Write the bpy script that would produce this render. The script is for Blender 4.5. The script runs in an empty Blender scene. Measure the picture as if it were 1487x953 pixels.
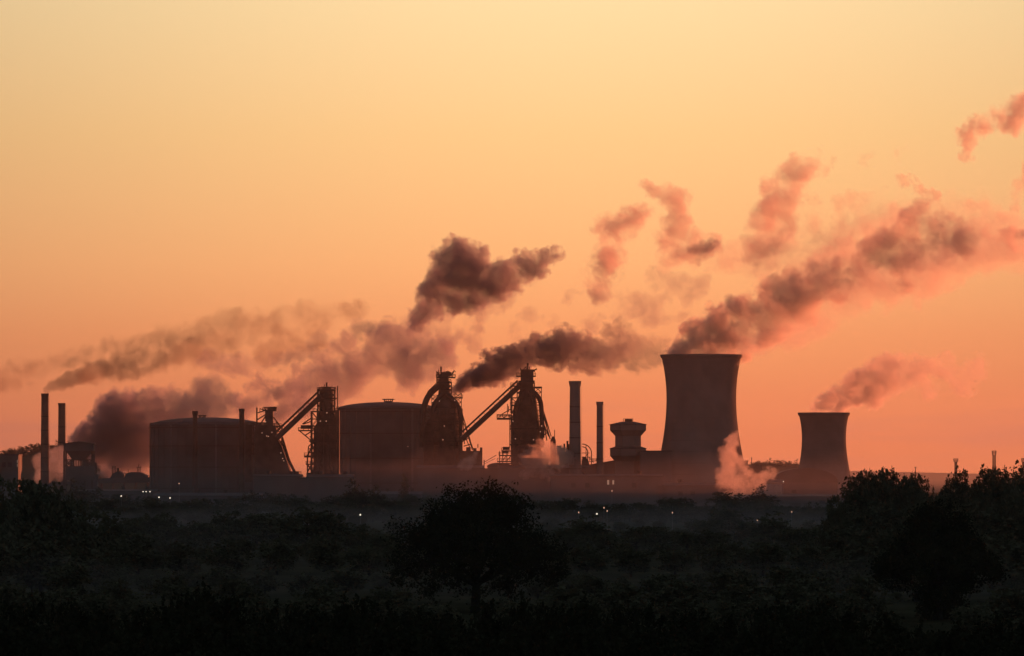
import bpy, bmesh, math, random
import numpy as np
from mathutils import Vector, Matrix
R = math.radians
SC = bpy.context.scene
COL = SC.collection

# ------------------------------------------------------------------ camera
CAM_Z = 18.6
PXS = 36 / 200 / 1487            # tangent of one photograph pixel
HOR = 684                        # photograph row of eye level
TH = math.atan((HOR - 476.5) * PXS)
cam = bpy.data.cameras.new('camera')
cam_ob = bpy.data.objects.new('camera', cam)
COL.objects.link(cam_ob)
cam.lens = 200
cam.sensor_width = 36
cam.clip_start = 1
cam.clip_end = 60000
cam_ob.location = (0, 0, CAM_Z)
cam_ob.rotation_euler = (math.pi / 2 + TH, 0, 0)
SC.camera = cam_ob

# ------------------------------------------------------------------ sky, sun, exposure
SUN_AZ, SUN_EL = 36, -0.5
world = bpy.data.worlds.new("World")
SC.world = world
world.use_nodes = True


def lin(r, g, b):
    f = lambda c: (c / 255 / 12.92) if c <= 10 else ((c / 255 + .055) / 1.055) ** 2.4
    return (f(r), f(g), f(b), 1)


def build_sky():
    nt = world.node_tree
    N, L = nt.nodes, nt.links
    bg = N['Background']
    bg.inputs[1].default_value = 0.06
    def m(op, a, b=None, c=None):
        n = N.new('ShaderNodeMath')
        n.operation = op
        for i, v in enumerate((a, b, c)):
            if v is None:
                continue
            if isinstance(v, (int, float)):
                n.inputs[i].default_value = v
            else:
                L.new(v, n.inputs[i])
        return n.outputs[0]
    sky = N.new('ShaderNodeTexSky')
    sky.sky_type = 'NISHITA'
    sky.sun_disc = False
    sky.sun_elevation = R(SUN_EL)
    sky.sun_rotation = R(SUN_AZ)
    sky.dust_density = 5
    tc = N.new('ShaderNodeTexCoord')
    sp = N.new('ShaderNodeSeparateXYZ')
    L.new(tc.outputs['Generated'], sp.inputs[0])
    x, y, z = sp.outputs
    zc = m('MAXIMUM', z, 0.0)
    pos = m('SQRT', zc)
    ramp = N.new('ShaderNodeValToRGB')
    L.new(pos, ramp.inputs[0])
    stops = [(0.0, lin(226, 118, 60)), (.005, lin(227, 120, 63)), (.013, lin(234, 134, 73)), (.024, lin(246, 156, 91)),
             (.0364, lin(255, 180, 111)), (.0594, lin(255, 203, 133)), (.0818, lin(255, 219, 158)), (.14, lin(250, 222, 172)),
             (.26, lin(168, 156, 150)), (.5, lin(88, 92, 116)), (1, lin(48, 56, 86))]
    el = ramp.color_ramp.elements
    while len(el) < len(stops):
        el.new(.5)
    for e, (p, c) in zip(el, stops):
        e.position = math.sqrt(p)
        e.color = c
    # glow round the point of sunset: falls away sideways
    az = R(0.8)
    hyp = m('SQRT', m('ADD', m('MULTIPLY', x, x), m('MULTIPLY', y, y)))
    hyp = m('MAXIMUM', hyp, 1e-4)
    ca = m('DIVIDE', m('ADD', m('MULTIPLY', x, math.sin(az)), m('MULTIPLY', y, math.cos(az))), hyp)
    h = m('MULTIPLY_ADD', ca, .5, .5)
    h = m('MAXIMUM', h, 0.0)
    glow = m('ADD', m('MULTIPLY', m('POWER', h, 320.0), .38), m('MULTIPLY', m('POWER', h, 22.0), .645))
    glow = m('ADD', glow, .012)
    # thin streaks of stratus low in the west
    mp = N.new('ShaderNodeMapping')
    mp.inputs['Scale'].default_value = (16, 16, 210)
    L.new(tc.outputs['Generated'], mp.inputs[0])
    nz = N.new('ShaderNodeTexNoise')
    nz.inputs['Scale'].default_value = 1.0
    nz.inputs['Detail'].default_value = 4
    L.new(mp.outputs[0], nz.inputs['Vector'])
    mr = N.new('ShaderNodeMapRange')
    mr.interpolation_type = 'SMOOTHSTEP'
    L.new(nz.outputs[0], mr.inputs[0])
    mr.inputs[1].default_value = .46
    mr.inputs[2].default_value = .70
    band = N.new('ShaderNodeMapRange')
    band.interpolation_type = 'SMOOTHSTEP'
    L.new(z, band.inputs[0])
    band.inputs[1].default_value = .017
    band.inputs[2].default_value = .006
    st = m('MULTIPLY', mr.outputs[0], m('MULTIPLY', band.outputs[0], .55))
    mix = N.new('ShaderNodeMix')
    mix.data_type = 'RGBA'
    L.new(st, mix.inputs[0])
    L.new(ramp.outputs[0], mix.inputs[6])
    mix.inputs[7].default_value = lin(196, 112, 84)
    sc = N.new('ShaderNodeVectorMath')
    sc.operation = 'SCALE'
    L.new(mix.outputs[2], sc.inputs[0])
    L.new(m('MULTIPLY', glow, 1 / .06), sc.inputs[3])
    ns = N.new('ShaderNodeVectorMath')
    ns.operation = 'SCALE'
    L.new(sky.outputs[0], ns.inputs[0])
    ns.inputs[3].default_value = .5
    ad = N.new('ShaderNodeVectorMath')
    ad.operation = 'ADD'
    L.new(sc.outputs[0], ad.inputs[0])
    L.new(ns.outputs[0], ad.inputs[1])
    # the dim blue dusk that the rest of the sky still gives
    dk = N.new('ShaderNodeVectorMath')
    dk.operation = 'ADD'
    L.new(ad.outputs[0], dk.inputs[0])
    dv = N.new('ShaderNodeVectorMath')
    dv.operation = 'SCALE'
    dv.inputs[0].default_value = (.072 / .06, .096 / .06, .122 / .06)
    L.new(m('MULTIPLY_ADD', h, -.75, 1.0), dv.inputs[3])
    L.new(dv.outputs[0], dk.inputs[1])
    L.new(dk.outputs[0], bg.inputs[0])


build_sky()
sun = bpy.data.lights.new('sun', 'SUN')
sun.energy = 4.4
sun.angle = R(0.5)
sun.color = (1, .23, .09)
sun_ob = bpy.data.objects.new('sun', sun)
COL.objects.link(sun_ob)
sun_ob.rotation_euler = Vector((math.sin(R(SUN_AZ)) * math.cos(R(SUN_EL)), math.cos(R(SUN_AZ)) * math.cos(R(SUN_EL)),
                                math.sin(R(SUN_EL)))).to_track_quat('Z', 'Y').to_euler()
SC.view_settings.view_transform = 'Standard'
SC.view_settings.look = 'None'
SC.view_settings.exposure = 0
SC.view_settings.gamma = 1
cy = SC.cycles
cy.max_bounces = 4
cy.diffuse_bounces = 2
cy.glossy_bounces = 1
cy.volume_bounces = 2
cy.transparent_max_bounces = 8
cy.use_denoising = True
cy.volume_step_rate = 1.0
cy.volume_max_steps = 256
cy.sample_clamp_indirect = 4

# ------------------------------------------------------------------ pixel <-> world
_c, _s = math.cos(TH), math.sin(TH)


def at(px, py, D):
    """the point at depth D (metres north of the camera) seen at photograph pixel (px, py)"""
    u, v = (px - 743.5) * PXS, (476.5 - py) * PXS
    t = D / (_c - v * _s)
    return Vector((u * t, D, CAM_Z + (_s + v * _c) * t))


def wx(px, D):
    return at(px, HOR, D).x


def wz(py, D):
    return at(743.5, py, D).z


# ------------------------------------------------------------------ materials
def mat(name, col, rough=.85, metal=0, var=.3, scale=.5, detail=5):
    m = bpy.data.materials.new(name)
    m.use_nodes = True
    nt = m.node_tree
    p = nt.nodes['Principled BSDF']
    p.inputs['Roughness'].default_value = rough
    p.inputs['Metallic'].default_value = metal
    p.inputs['Specular IOR Level'].default_value = 0.0 if rough >= .9 else .2
    tc = nt.nodes.new('ShaderNodeTexCoord')
    nz = nt.nodes.new('ShaderNodeTexNoise')
    nz.inputs['Scale'].default_value = scale
    nz.inputs['Detail'].default_value = detail
    nt.links.new(tc.outputs['Object'], nz.inputs['Vector'])
    r = nt.nodes.new('ShaderNodeValToRGB')
    r.color_ramp.elements[0].position = .3
    r.color_ramp.elements[1].position = .7
    r.color_ramp.elements[0].color = tuple(c * (1 - var) for c in col) + (1,)
    r.color_ramp.elements[1].color = tuple(c * (1 + var) for c in col) + (1,)
    nt.links.new(nz.outputs[0], r.inputs[0])
    nt.links.new(r.outputs[0], p.inputs['Base Color'])
    b = nt.nodes.new('ShaderNodeBump')
    b.inputs['Strength'].default_value = .3
    b.inputs['Distance'].default_value = .1
    nt.links.new(nz.outputs[0], b.inputs['Height'])
    nt.links.new(b.outputs[0], p.inputs['Normal'])
    return m


def glow_mat(name, col, s):
    m = bpy.data.materials.new(name)
    m.use_nodes = True
    p = m.node_tree.nodes['Principled BSDF']
    p.inputs['Base Color'].default_value = (.5, .5, .5, 1)
    p.inputs['Emission Color'].default_value = col + (1,)
    p.inputs['Emission Strength'].default_value = s
    return m


M = dict(
    steel=mat('rusted_steel', (.085, .06, .048), .75, 0, .4, .25),
    dark=mat('sooty_steel', (.055, .045, .04), .8, 0, .35, .3),
    pale=mat('galvanised_steel', (.30, .29, .28), .4, .7, .2, .4),
    concrete=mat('weathered_concrete', (.20, .18, .165), .95, 0, .25, .06),
    brick=mat('smoke_stained_brick', (.20, .12, .09), .95, 0, .35, .12),
    cladding=mat('sooty_cladding', (.12, .11, .105), .7, 0, .25, .08),
    roof=mat('grey_roof_sheet', (.085, .08, .078), .75, 0, .25, .1),
    bark=mat('bark', (.042, .040, .034), .95, 0, .35, 1.5),
    leaf=mat('leaves', (.112, .108, .062), .9, 0, .45, .35),
    leaf_far=mat('dull_leaves', (.118, .108, .066), .9, 0, .45, .2),
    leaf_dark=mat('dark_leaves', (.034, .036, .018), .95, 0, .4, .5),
    grass=mat('meadow_grass', (.055, .055, .03), 1, 0, .35, .03),
    heath=mat('wooded_hillside', (.06, .06, .035), 1, 0, .35, .01),
    lamp=glow_mat('lit_lamp', (1, .84, .62), 1.3),
    lamp_and_gap=glow_mat('warm_lamp_and_sky_gap', (1, .50, .30), .8),
    window=glow_mat('lit_window_and_glint', (1, .55, .33), .22),
    glass=mat('dirty_glass', (.05, .05, .055), .25, 0, .2, .5),
    feather=mat('black_feathers', (.03, .03, .03), .8, 0, .3, 3),
)

# ------------------------------------------------------------------ object helpers


def tag(o, label=None, cat=None, group=None, kind=None):
    for k, v in (('label', label), ('category', cat), ('group', group), ('kind', kind)):
        if v:
            o[k] = v
    return o


def thing(name, label, cat, loc, group=None):
    o = bpy.data.objects.new(name, None)
    COL.objects.link(o)
    o.location = loc
    o.empty_display_size = 2
    o['org'] = tuple(loc)
    return tag(o, label, cat, group)


class MB:
    """collects shapes in world coordinates"""

    def __init__(s):
        s.v, s.f = [], []

    def add(s, vs, fs):
        n = len(s.v)
        s.v += [tuple(p) for p in vs]
        s.f += [tuple(i + n for i in f) for f in fs]
        return s

    def box(s, a, b):
        x0, x1 = sorted((a[0], b[0])); y0, y1 = sorted((a[1], b[1])); z0, z1 = sorted((a[2], b[2]))
        return s.add([(x0, y0, z0), (x1, y0, z0), (x1, y1, z0), (x0, y1, z0), (x0, y0, z1), (x1, y0, z1), (x1, y1, z1), (x0, y1, z1)],
                     [(0, 3, 2, 1), (4, 5, 6, 7), (0, 1, 5, 4), (1, 2, 6, 5), (2, 3, 7, 6), (3, 0, 4, 7)])

    def beam(s, p, q, w, h=None):
        p, q = Vector(p), Vector(q)
        h = h or w
        d = (q - p).normalized()
        up = Vector((0, 0, 1)) if abs(d.z) < .97 else Vector((0, 1, 0))
        a = d.cross(up).normalized() * (w / 2)
        b = a.cross(d).normalized() * (h / 2)
        vs = [p - a - b, p + a - b, p + a + b, p - a + b, q - a - b, q + a - b, q + a + b, q - a + b]
        return s.add(vs, [(0, 3, 2, 1), (4, 5, 6, 7), (0, 1, 5, 4), (1, 2, 6, 5), (2, 3, 7, 6), (3, 0, 4, 7)])

    def tube(s, pts, r, n=10, r1=None):
        pts = [Vector(p) for p in pts]
        m = len(pts)
        rs = [r + ((r1 if r1 is not None else r) - r) * i / max(1, m - 1) for i in range(m)]
        vs, fs = [], []
        for i, p in enumerate(pts):
            d = (pts[min(i + 1, m - 1)] - pts[max(i - 1, 0)]).normalized()
            up = Vector((0, 1, 0)) if abs(d.y) < .9 else Vector((1, 0, 0))
            a = d.cross(up).normalized()
            b = a.cross(d)
            for k in range(n):
                t = 2 * math.pi * k / n
                vs.append(p + (a * math.cos(t) + b * math.sin(t)) * rs[i])
        for i in range(m - 1):
            for k in range(n):
                fs.append((i * n + k, i * n + (k + 1) % n, (i + 1) * n + (k + 1) % n, (i + 1) * n + k))
        fs.append(tuple(range(n - 1, -1, -1)))
        fs.append(tuple((m - 1) * n + k for k in range(n)))
        return s.add(vs, fs)

    def lathe(s, prof, cx, cy, n=48, caps=True):
        vs, fs = [], []
        for r, z in prof:
            for k in range(n):
                t = 2 * math.pi * k / n
                vs.append((cx + r * math.cos(t), cy + r * math.sin(t), z))
        for i in range(len(prof) - 1):
            for k in range(n):
                fs.append((i * n + k, i * n + (k + 1) % n, (i + 1) * n + (k + 1) % n, (i + 1) * n + k))
        if caps:
            fs.append(tuple(range(n - 1, -1, -1)))
            m = len(prof) - 1
            fs.append(tuple(m * n + k for k in range(n)))
        return s.add(vs, fs)

    def prism(s, poly, y0, y1):
        """poly: (x, z) outline, drawn counter-clockwise as the camera sees it, extruded from y0 to y1"""
        n = len(poly)
        vs = [(x, y0, z) for x, z in poly] + [(x, y1, z) for x, z in poly]
        fs = [tuple(range(n)), tuple(range(2 * n - 1, n - 1, -1))]
        for i in range(n):
            j = (i + 1) % n
            fs.append((i, i + n, j + n, j))
        return s.add(vs, fs)

    def build(s, name, m, parent=None, smooth=False, org=None):
        o0 = Vector(parent['org']) if parent is not None and 'org' in parent else Vector(org or (0, 0, 0))
        me = bpy.data.meshes.new(name)
        me.from_pydata([tuple(Vector(p) - o0) for p in s.v], [], s.f)
        bm = bmesh.new()
        bm.from_mesh(me)
        bmesh.ops.recalc_face_normals(bm, faces=bm.faces)
        bm.to_mesh(me)
        bm.free()
        me.materials.append(M[m] if isinstance(m, str) else m)
        if smooth:
            me.polygons.foreach_set('use_smooth', [True] * len(me.polygons))
            try:
                me.set_sharp_from_angle(angle=R(40))
            except Exception:
                pass
        o = bpy.data.objects.new(name, me)
        COL.objects.link(o)
        if parent is not None:
            o.parent = parent
            o['org'] = tuple(o0)
        elif org is not None:
            o.location = org
        return o


class PX:
    """drawing in photograph pixels on the upright plane at depth D (metres), with true depth round it"""

    def __init__(s, D):
        s.D, s.k = D, D * PXS

    def p(s, x, y, dy=0):
        v = at(x, y, s.D)
        return Vector((v.x, s.D + dy, v.z))

    def box(s, mb, x0, x1, y0, y1, d0, d1):
        a, b = s.p(x0, y0), s.p(x1, y1)
        return mb.box((a.x, s.D + d0, a.z), (b.x, s.D + d1, b.z))

    def prism(s, mb, poly, d0, d1):
        q = [s.p(x, y) for x, y in poly]
        return mb.prism([(v.x, v.z) for v in q], s.D + d0, s.D + d1)

    def lathe(s, mb, cx, prof, dy=0, n=40, caps=True):
        """prof: (radius px, row px)"""
        return mb.lathe([(r * s.k, s.p(0, y).z) for r, y in prof], s.p(cx, HOR).x, s.D + dy, n, caps)

    def truss(s, mb, x0, x1, y0, y1, d, w=.35, bays=6, wb=None, dy=0):
        """four-legged lattice tower, d metres deep"""
        wb = wb or w * .7
        a, b = s.p(x0, y0), s.p(x1, y1)
        xs, ys = (a.x, b.x), (s.D + dy - d / 2, s.D + dy + d / 2)
        z1, z0 = max(a.z, b.z), min(a.z, b.z)
        for X in xs:
            for Y in ys:
                mb.beam((X, Y, z0), (X, Y, z1), w)
        for i in range(bays):
            za, zb = z0 + (z1 - z0) * i / bays, z0 + (z1 - z0) * (i + 1) / bays
            for Y in ys:
                mb.beam((xs[0], Y, zb), (xs[1], Y, zb), wb)
                mb.beam((xs[0], Y, za), (xs[1], Y, zb), wb)
                mb.beam((xs[1], Y, za), (xs[0], Y, zb), wb)
            for X in xs:
                mb.beam((X, ys[0], zb), (X, ys[1], zb), wb)
                mb.beam((X, ys[0], za), (X, ys[1], zb), wb)
        return mb

    def deck(s, mb, x0, x1, y, d, th=.5, dy=0):
        a, b = s.p(x0, y), s.p(x1, y)
        return mb.box((a.x, s.D + dy - d / 2, a.z - th), (b.x, s.D + dy + d / 2, a.z))

    def rail(s, mb, x0, x1, y, d, h=1.3, dy=0, w=.16):
        a, b = s.p(x0, y), s.p(x1, y)
        n = max(2, int((b.x - a.x) / 1.8))
        for Y in (s.D + dy - d / 2 + w, s.D + dy + d / 2 - w):
            mb.beam((a.x, Y, a.z + h), (b.x, Y, a.z + h), w)
            mb.beam((a.x, Y, a.z + h * .5), (b.x, Y, a.z + h * .5), w * .7)
            for i in range(n + 1):
                X = a.x + (b.x - a.x) * i / n
                mb.beam((X, Y, a.z), (X, Y, a.z + h), w)
        for X in (a.x, b.x):
            for q in (h, h * .5):
                mb.beam((X, s.D + dy - d / 2 + w, a.z + q), (X, s.D + dy + d / 2 - w, a.z + q), w * .8)
        return mb


def ground_at(px, D):
    return Vector((wx(px, D), D, ground_z(0, D) if D > 3000 else 0))


# ------------------------------------------------------------------ ground and hills
def ground_z(x, y):
    """a low rise under the camera, a plain beyond"""
    t = min(1, max(0, y / 190))
    z = 16.6 * (1 - t * t * (3 - 2 * t))
    u = min(1, max(0, (y - 3250) / 1900))  # unseen valley drop, shaped so the low sun still reaches the works
    return z - 30 * u * u * (3 - 2 * u)


def build_ground():
    rng = random.Random(4)
    ys = [-60, 0, 20, 40, 60, 80, 100, 120, 140, 160, 190, 240, 320, 420, 560, 700, 850, 1000, 1300, 1700, 2200, 2700, 3200, 3400, 3600, 3800, 4000, 4250, 4500, 4800, 5100, 5600, 6200, 6800, 7400, 8000, 11500, 15500, 20600]
    xs = [-2050, -1400, -1000, -700, -450, -300, -220, -150, -100, -60, -30, 0, 30, 60, 100, 150, 220, 300, 450, 700, 1000, 1400, 2050]
    vs = [(x, y, ground_z(x, y) + (rng.uniform(-.25, .25) if y > 200 else 0)) for y in ys for x in xs]
    n = len(xs)
    fs = [(i * n + j, i * n + j + 1, (i + 1) * n + j + 1, (i + 1) * n + j) for i in range(len(ys) - 1) for j in range(n - 1)]
    o = MB().add(vs, fs).build('ground', 'grass', smooth=True)
    tag(o, kind='structure')


def hill(name, D, crest, depth, m, rough=0.0, seed=1):
    """a long ridge whose crest is seen along the given (px, py) rows"""
    rng = random.Random(seed)
    vs, fs = [], []
    cs = []
    for (xa, ya), (xb, yb) in zip(crest, crest[1:]):
        k = max(1, int(abs(xb - xa) / 4))
        cs += [(xa + (xb - xa) * i / k, ya + (yb - ya) * i / k) for i in range(k)]
    cs.append(crest[-1])
    prof = [(-1, -.01), (-.7, .12), (-.4, .45), (-.18, .83), (0, 1), (.25, .85), (.6, .4), (1, -.01)]
    for x, y in cs:
        p = at(x, y, D)
        g0 = ground_z(0, D)
        h = p.z - g0 + rng.uniform(-rough, rough)
        for t, f in prof:
            vs.append((p.x, D + t * depth, g0 + (h * f if f > 0 else -.4)))
    n = len(prof)
    for i in range(len(cs) - 1):
        for j in range(n - 1):
            fs.append((i * n + j, (i + 1) * n + j, (i + 1) * n + j + 1, i * n + j + 1))
    tag(MB().add(vs, fs).build(name, m, smooth=True), kind='structure')


build_ground()
hill('distant_hills', 20000, [(-60, 694), (500, 692), (900, 688), (1150, 684), (1240, 684), (1330, 686), (1420, 688), (1487, 690), (1545, 692)], 500, 'heath', .6, 3)
hill('hill', 4300, [(1060, 712), (1085, 684), (1095, 676), (1110, 674), (1130, 673), (1150, 674), (1175, 676), (1230, 690), (1300, 708), (1340, 714), (1400, 720), (1480, 722)], 260, 'heath', .35, 5)
hill('hill', 3700, [(-90, 665), (-20, 660), (10, 668), (26, 663), (50, 654), (70, 651), (100, 652), (125, 655), (150, 668), (190, 690), (230, 708)], 200, 'heath', .4, 6)

# ------------------------------------------------------------------ cooling towers


def cooling_tower(name, label, D, cx, prof, legs, rim):
    P = PX(D)
    base = ground_at(cx, D)
    t = thing(name, label, 'cooling tower', base, 'hyperbolic cooling towers')
    zg = 0
    out = [(r * P.k, P.p(0, y).z) for r, y in prof]
    # smooth the sampled profile with a spline through its points
    zs = np.array([z for r, z in out][::-1]); rs = np.array([r for r, z in out][::-1])
    zz = np.linspace(zs[0], zs[-1], 26)
    co = np.polyfit(zs, rs, 3)
    rr = np.polyval(co, zz)
    X = base.x
    shell = [(float(r), float(z)) for r, z in zip(rr, zz)]
    inner = [(r - .5, z) for r, z in shell[::-1]]
    MB().lathe(shell + inner + [shell[0]], X, D, 72, caps=False).build('shell', 'concrete', t, True)
    mb = MB()
    r, z = shell[-1]
    mb.lathe([(r - .6, z + .05), (r - .6, z + .6), (r + rim, z + .6), (r + rim, z - .1), (r + .06, z - 1.1), (r - .3, z - 1.1), (r - .6, z + .05)], X, D, 72, caps=False)
    mb.build('rim', 'concrete', t)
    # formwork lift joints: slim raised rings up the shell
    mb = MB()
    for i in range(2, 25, 2):
        r, z = shell[i]
        mb.lathe([(r - .2, z - .12), (r + .07, z - .12), (r + .07, z + .12), (r - .2, z + .12), (r - .2, z - .12)], X, D, 72, caps=False)
    mb.build('lift_joint', 'concrete', t)['kind'] = 'stuff'
    r, z = shell[0]
    n = legs
    for i in range(n):
        a0, a1, a2 = (2 * math.pi * (i + q) / n for q in (0, .5, 1))
        mb = MB()
        rb = r + 1.2
        for a, b in ((a0, a1), (a2, a1)):
            mb.beam((X + rb * math.cos(a), D + rb * math.sin(a), 0), (X + (r - .3) * math.cos(b), D + (r - .3) * math.sin(b), z + .3), .7)
        mb.build('leg', 'concrete', t)
    MB().lathe([(r + 4, -.3), (r + 4, 1.4), (r + 3.5, 1.4), (r + 3.5, -.3)], X, D, 64, caps=False).build('basin', 'concrete', t)
    return t


cooling_tower('cooling_tower', 'tall wide cooling tower trailing a long plume, tallest structure of the works', 2750, 1018.5,
              [(58.5, 517), (55, 530), (52.8, 545), (51.2, 562), (50.6, 578), (51.2, 596), (53, 618), (56.5, 642), (60.5, 665), (66, 690), (74, 722)], 24, .5)
cooling_tower('cooling_tower', 'smaller squat cooling tower standing apart on the right of the works', 2950, 1196.5,
              [(36.8, 601), (34.2, 611), (32.6, 624), (32.1, 638), (32.6, 652), (34.6, 668), (38.2, 688), (45, 722)], 18, .4)

# ------------------------------------------------------------------ chimneys


def chimney(label, D, cx, top, r0, r1, ybase, cap=0.0, m='brick', bands=5, group='free-standing works chimneys', ladder=True, flue=True):
    P = PX(D)
    t = thing('chimney', label, 'chimney', ground_at(cx, D), group)
    X = wx(cx, D)
    zt = wz(top, D)
    ra, rb = r0 * P.k, r1 * P.k
    MB().lathe([(ra, 0), (rb, zt - 1), (rb - .5, zt - 1), (rb - .5, zt - 12)], X, D, 32, caps=False).build('stack', m, t, True)
    mb = MB()
    mb.lathe([(rb - .55, zt - 1.3 - cap * 4), (rb + .1, zt - 1.3 - cap * 4), (rb + .12 + cap, zt - .9), (rb + .15 + cap, zt), (rb - .55, zt), (rb - .55, zt - 1.3 - cap * 4)], X, D, 32, caps=False)
    mb.build('rim', m, t)
    for i in range(bands):
        z = zt * (.32 + .6 * i / bands)
        r = ra + (rb - ra) * z / (zt - 1)
        MB().lathe([(r - .1, z - .2), (r + .08, z - .2), (r + .08, z + .2), (r - .1, z + .2), (r - .1, z - .2)], X, D, 32, caps=False).build('band', 'steel', t)
    if ladder:
        mb = MB()
        for s in (-.3, .3):
            mb.beam((X + ra * .97 + .35, D - .8 + s, 2), (X + rb + .35, D - .8 + s, zt - 1), .12)
        n = int(zt / 1.2)
        for i in range(2, n):
            f = i / n
            x = X + ra * .97 + .35 + (rb - ra * .97) * f
            mb.beam((x, D - 1.1, zt * f), (x, D - .5, zt * f), .08)
        mb.build('ladder', 'pale', t)
    return t


chimney('tall slim brick chimney on the far left smoking a thin brown trail', 2800, 65, 571.5, 6.5, 5.2, 703)
chimney('shorter brick chimney just behind the tall smoking one', 2960, 89.5, 585.5, 5.8, 5.0, 660, bands=4)
chimney('thick concrete chimney with flared top between a blast furnace and a big cooling tower', 2700, 835, 553.5, 9.4, 7.4, 690, .35, 'concrete', 5)
chimney('slender plain chimney beside the bunker tower', 2720, 871, 583.5, 5.1, 4.5, 680, .1, 'concrete', 4)

# ------------------------------------------------------------------ gasholders


def gasholder(label, D, cx, r, yw, apex, lantern, seams):
    P = PX(D)
    X, rr = wx(cx, D), r * P.k
    t = thing('gasholder', label, 'gasholder', ground_at(cx, D), 'waterless gasholders')
    zw, za = wz(yw, D), wz(apex, D)
    MB().lathe([(rr, 0), (rr, zw)], X, D, 64, caps=False).build('wall', 'cladding', t, True)
    dome = [(rr + .3, zw - .4), (rr + .3, zw + .1)] + [(rr * math.cos(a * math.pi / 16), zw + .1 + (za - zw) * math.sin(a * math.pi / 16) ** 1.15) for a in range(0, 8)] + [(.2, za)]
    MB().lathe(dome, X, D, 64, caps=False).build('dome_roof', 'roof', t, True)
    mb = MB()
    n = 40
    for i in range(n):
        a = 2 * math.pi * i / n
        p = Vector((X + (rr + .1) * math.cos(a), D + (rr + .1) * math.sin(a), 0))
        mb.beam(p, p + Vector((0, 0, zw - .5)), .35)
    mb.build('buttress', 'cladding', t)['kind'] = 'stuff'
    for f in (.25, .5, .75, .97):
        z = zw * f
        MB().lathe([(rr, z - .2), (rr + .75, z - .2), (rr + .75, z + .1), (rr, z + .1), (rr, z - .2)], X, D, 64, caps=False).build('walkway', 'steel', t)
    mb = MB()
    n = 72
    pts = [Vector((X + (rr + .2) * math.cos(2 * math.pi * i / n), D + (rr + .2) * math.sin(2 * math.pi * i / n), zw)) for i in range(n + 1)]
    for i in range(n):
        mb.beam(pts[i], pts[i] + Vector((0, 0, 1.1)), .1)
        mb.beam(pts[i] + Vector((0, 0, 1.1)), pts[i + 1] + Vector((0, 0, 1.1)), .1)
    mb.build('roof_railing', 'steel', t)
    if lantern:
        x0, x1, y0, y1 = lantern
        c, w = (x0 + x1) / 2, (x1 - x0) / 2
        ln = MB()
        P.lathe(ln, c, [(w * .72, y1 + 1.5), (w * .72, y1 - .5)], n=20)
        for i in range(12):
            a = 2 * math.pi * i / 12
            q = Vector((wx(c, D) + w * .7 * P.k * math.cos(a), D + w * .7 * P.k * math.sin(a), wz(y1, D)))
            ln.beam(q, q + Vector((0, 0, (y1 - y0) * P.k)), .3)
        lo = ln.build('roof_lantern', 'steel', t)
        cp = MB()
        P.lathe(cp, c, [(w, y0 + 1.6), (w, y0 + .4), (.3, y0)], n=20)
        cp.build('lantern_cap', 'roof', lo)
    for x in seams:
        dx = (x - cx) * P.k
        Y = -math.sqrt(max(0, rr * rr - dx * dx))
        mb = MB()
        X2 = X + dx
        for q in (-.28, .28):
            mb.beam((X2 + q, D + Y - .5, 0), (X2 + q, D + Y - .5, zw), .13)
        for i in range(int(zw / .9)):
            mb.beam((X2 - .28, D + Y - .5, i * .9), (X2 + .28, D + Y - .5, i * .9), .09)
        mb.build('ladder', 'pale', t)
    return t


g1 = gasholder('broad gasholder with low domed roof left of the furnaces', 2780, 300, 82, 617.5, 606.5, (287, 300, 602.8, 606.5), (252, 318))
mb = MB(); PX(2780).box(mb, 217.6, 222, 614.6, 619, -3, 3); mb.build('stair_head', 'cladding', g1)
gasholder('darker gasholder with round roof lantern wedged between blast furnaces', 2890, 563, 74, 594, 584.2, (555, 573, 579.2, 583), (540, 600))
chimney('short capped chimney rising in front of the left gasholder roof', 2740, 283.2, 597, 4.1, 3.3, 660, .25, 'steel', 2, 'short chimneys by the left gasholder', False)
chimney('short plain stack at the right shoulder of the left gasholder', 2730, 351, 593.5, 4.0, 3.8, 640, .05, 'steel', 2, 'short chimneys by the left gasholder', False)

# ------------------------------------------------------------------ bunker tower


def bunker():
    D = 2720
    P = PX(D)
    t = thing('bunker_tower', 'flat-roofed bunker tower with two flaring storeys beside the large cooling tower', 'tower', ground_at(912, D))
    d = 8.5
    def sect(name, rows, m):
        # rows: (half width px, row); octagon-cut plan
        mb = MB()
        vs, fs = [], []
        for h, y in rows:
            w = h * P.k
            c = w * .42
            z = wz(y, D)
            X = wx(912, D)
            plan = [(-c, -w), (c, -w), (w, -c), (w, c), (c, w), (-c, w), (-w, c), (-w, -c)]
            vs += [(X + a, D + b, z) for a, b in plan]
        for i in range(len(rows) - 1):
            for k in range(8):
                fs.append((i * 8 + k, i * 8 + (k + 1) % 8, (i + 1) * 8 + (k + 1) % 8, (i + 1) * 8 + k))
        fs.append(tuple(range(7, -1, -1)))
        m2 = len(rows) - 1
        fs.append(tuple(m2 * 8 + k for k in range(8)))
        return mb.add(vs, fs).build(name, m, t)
    sect('lower_storey', [(19, 739), (19, 670.4), (25.9, 662), (25.9, 652.2)], 'concrete')
    sect('lower_roof', [(26.6, 652.2), (26.6, 651.2), (18.8, 648.6)], 'roof')
    sect('shaft', [(18.6, 648.6), (18.6, 633.2)], 'concrete')
    sect('upper_storey', [(18.7, 633.2), (26, 625), (26, 617.4)], 'concrete')
    sect('upper_roof', [(26.7, 617.4), (26.7, 616.4), (10, 612.6), (4, 612.2)], 'roof')
    mb = MB()
    P.box(mb, 907.5, 918, 608.8, 612.3, -2.2, 2.2)
    mb.build('roof_vent', 'steel', t)
    mb = MB()
    P.rail(mb, 905, 919, 612.3, 5)
    mb.build('railing', 'steel', t)


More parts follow.
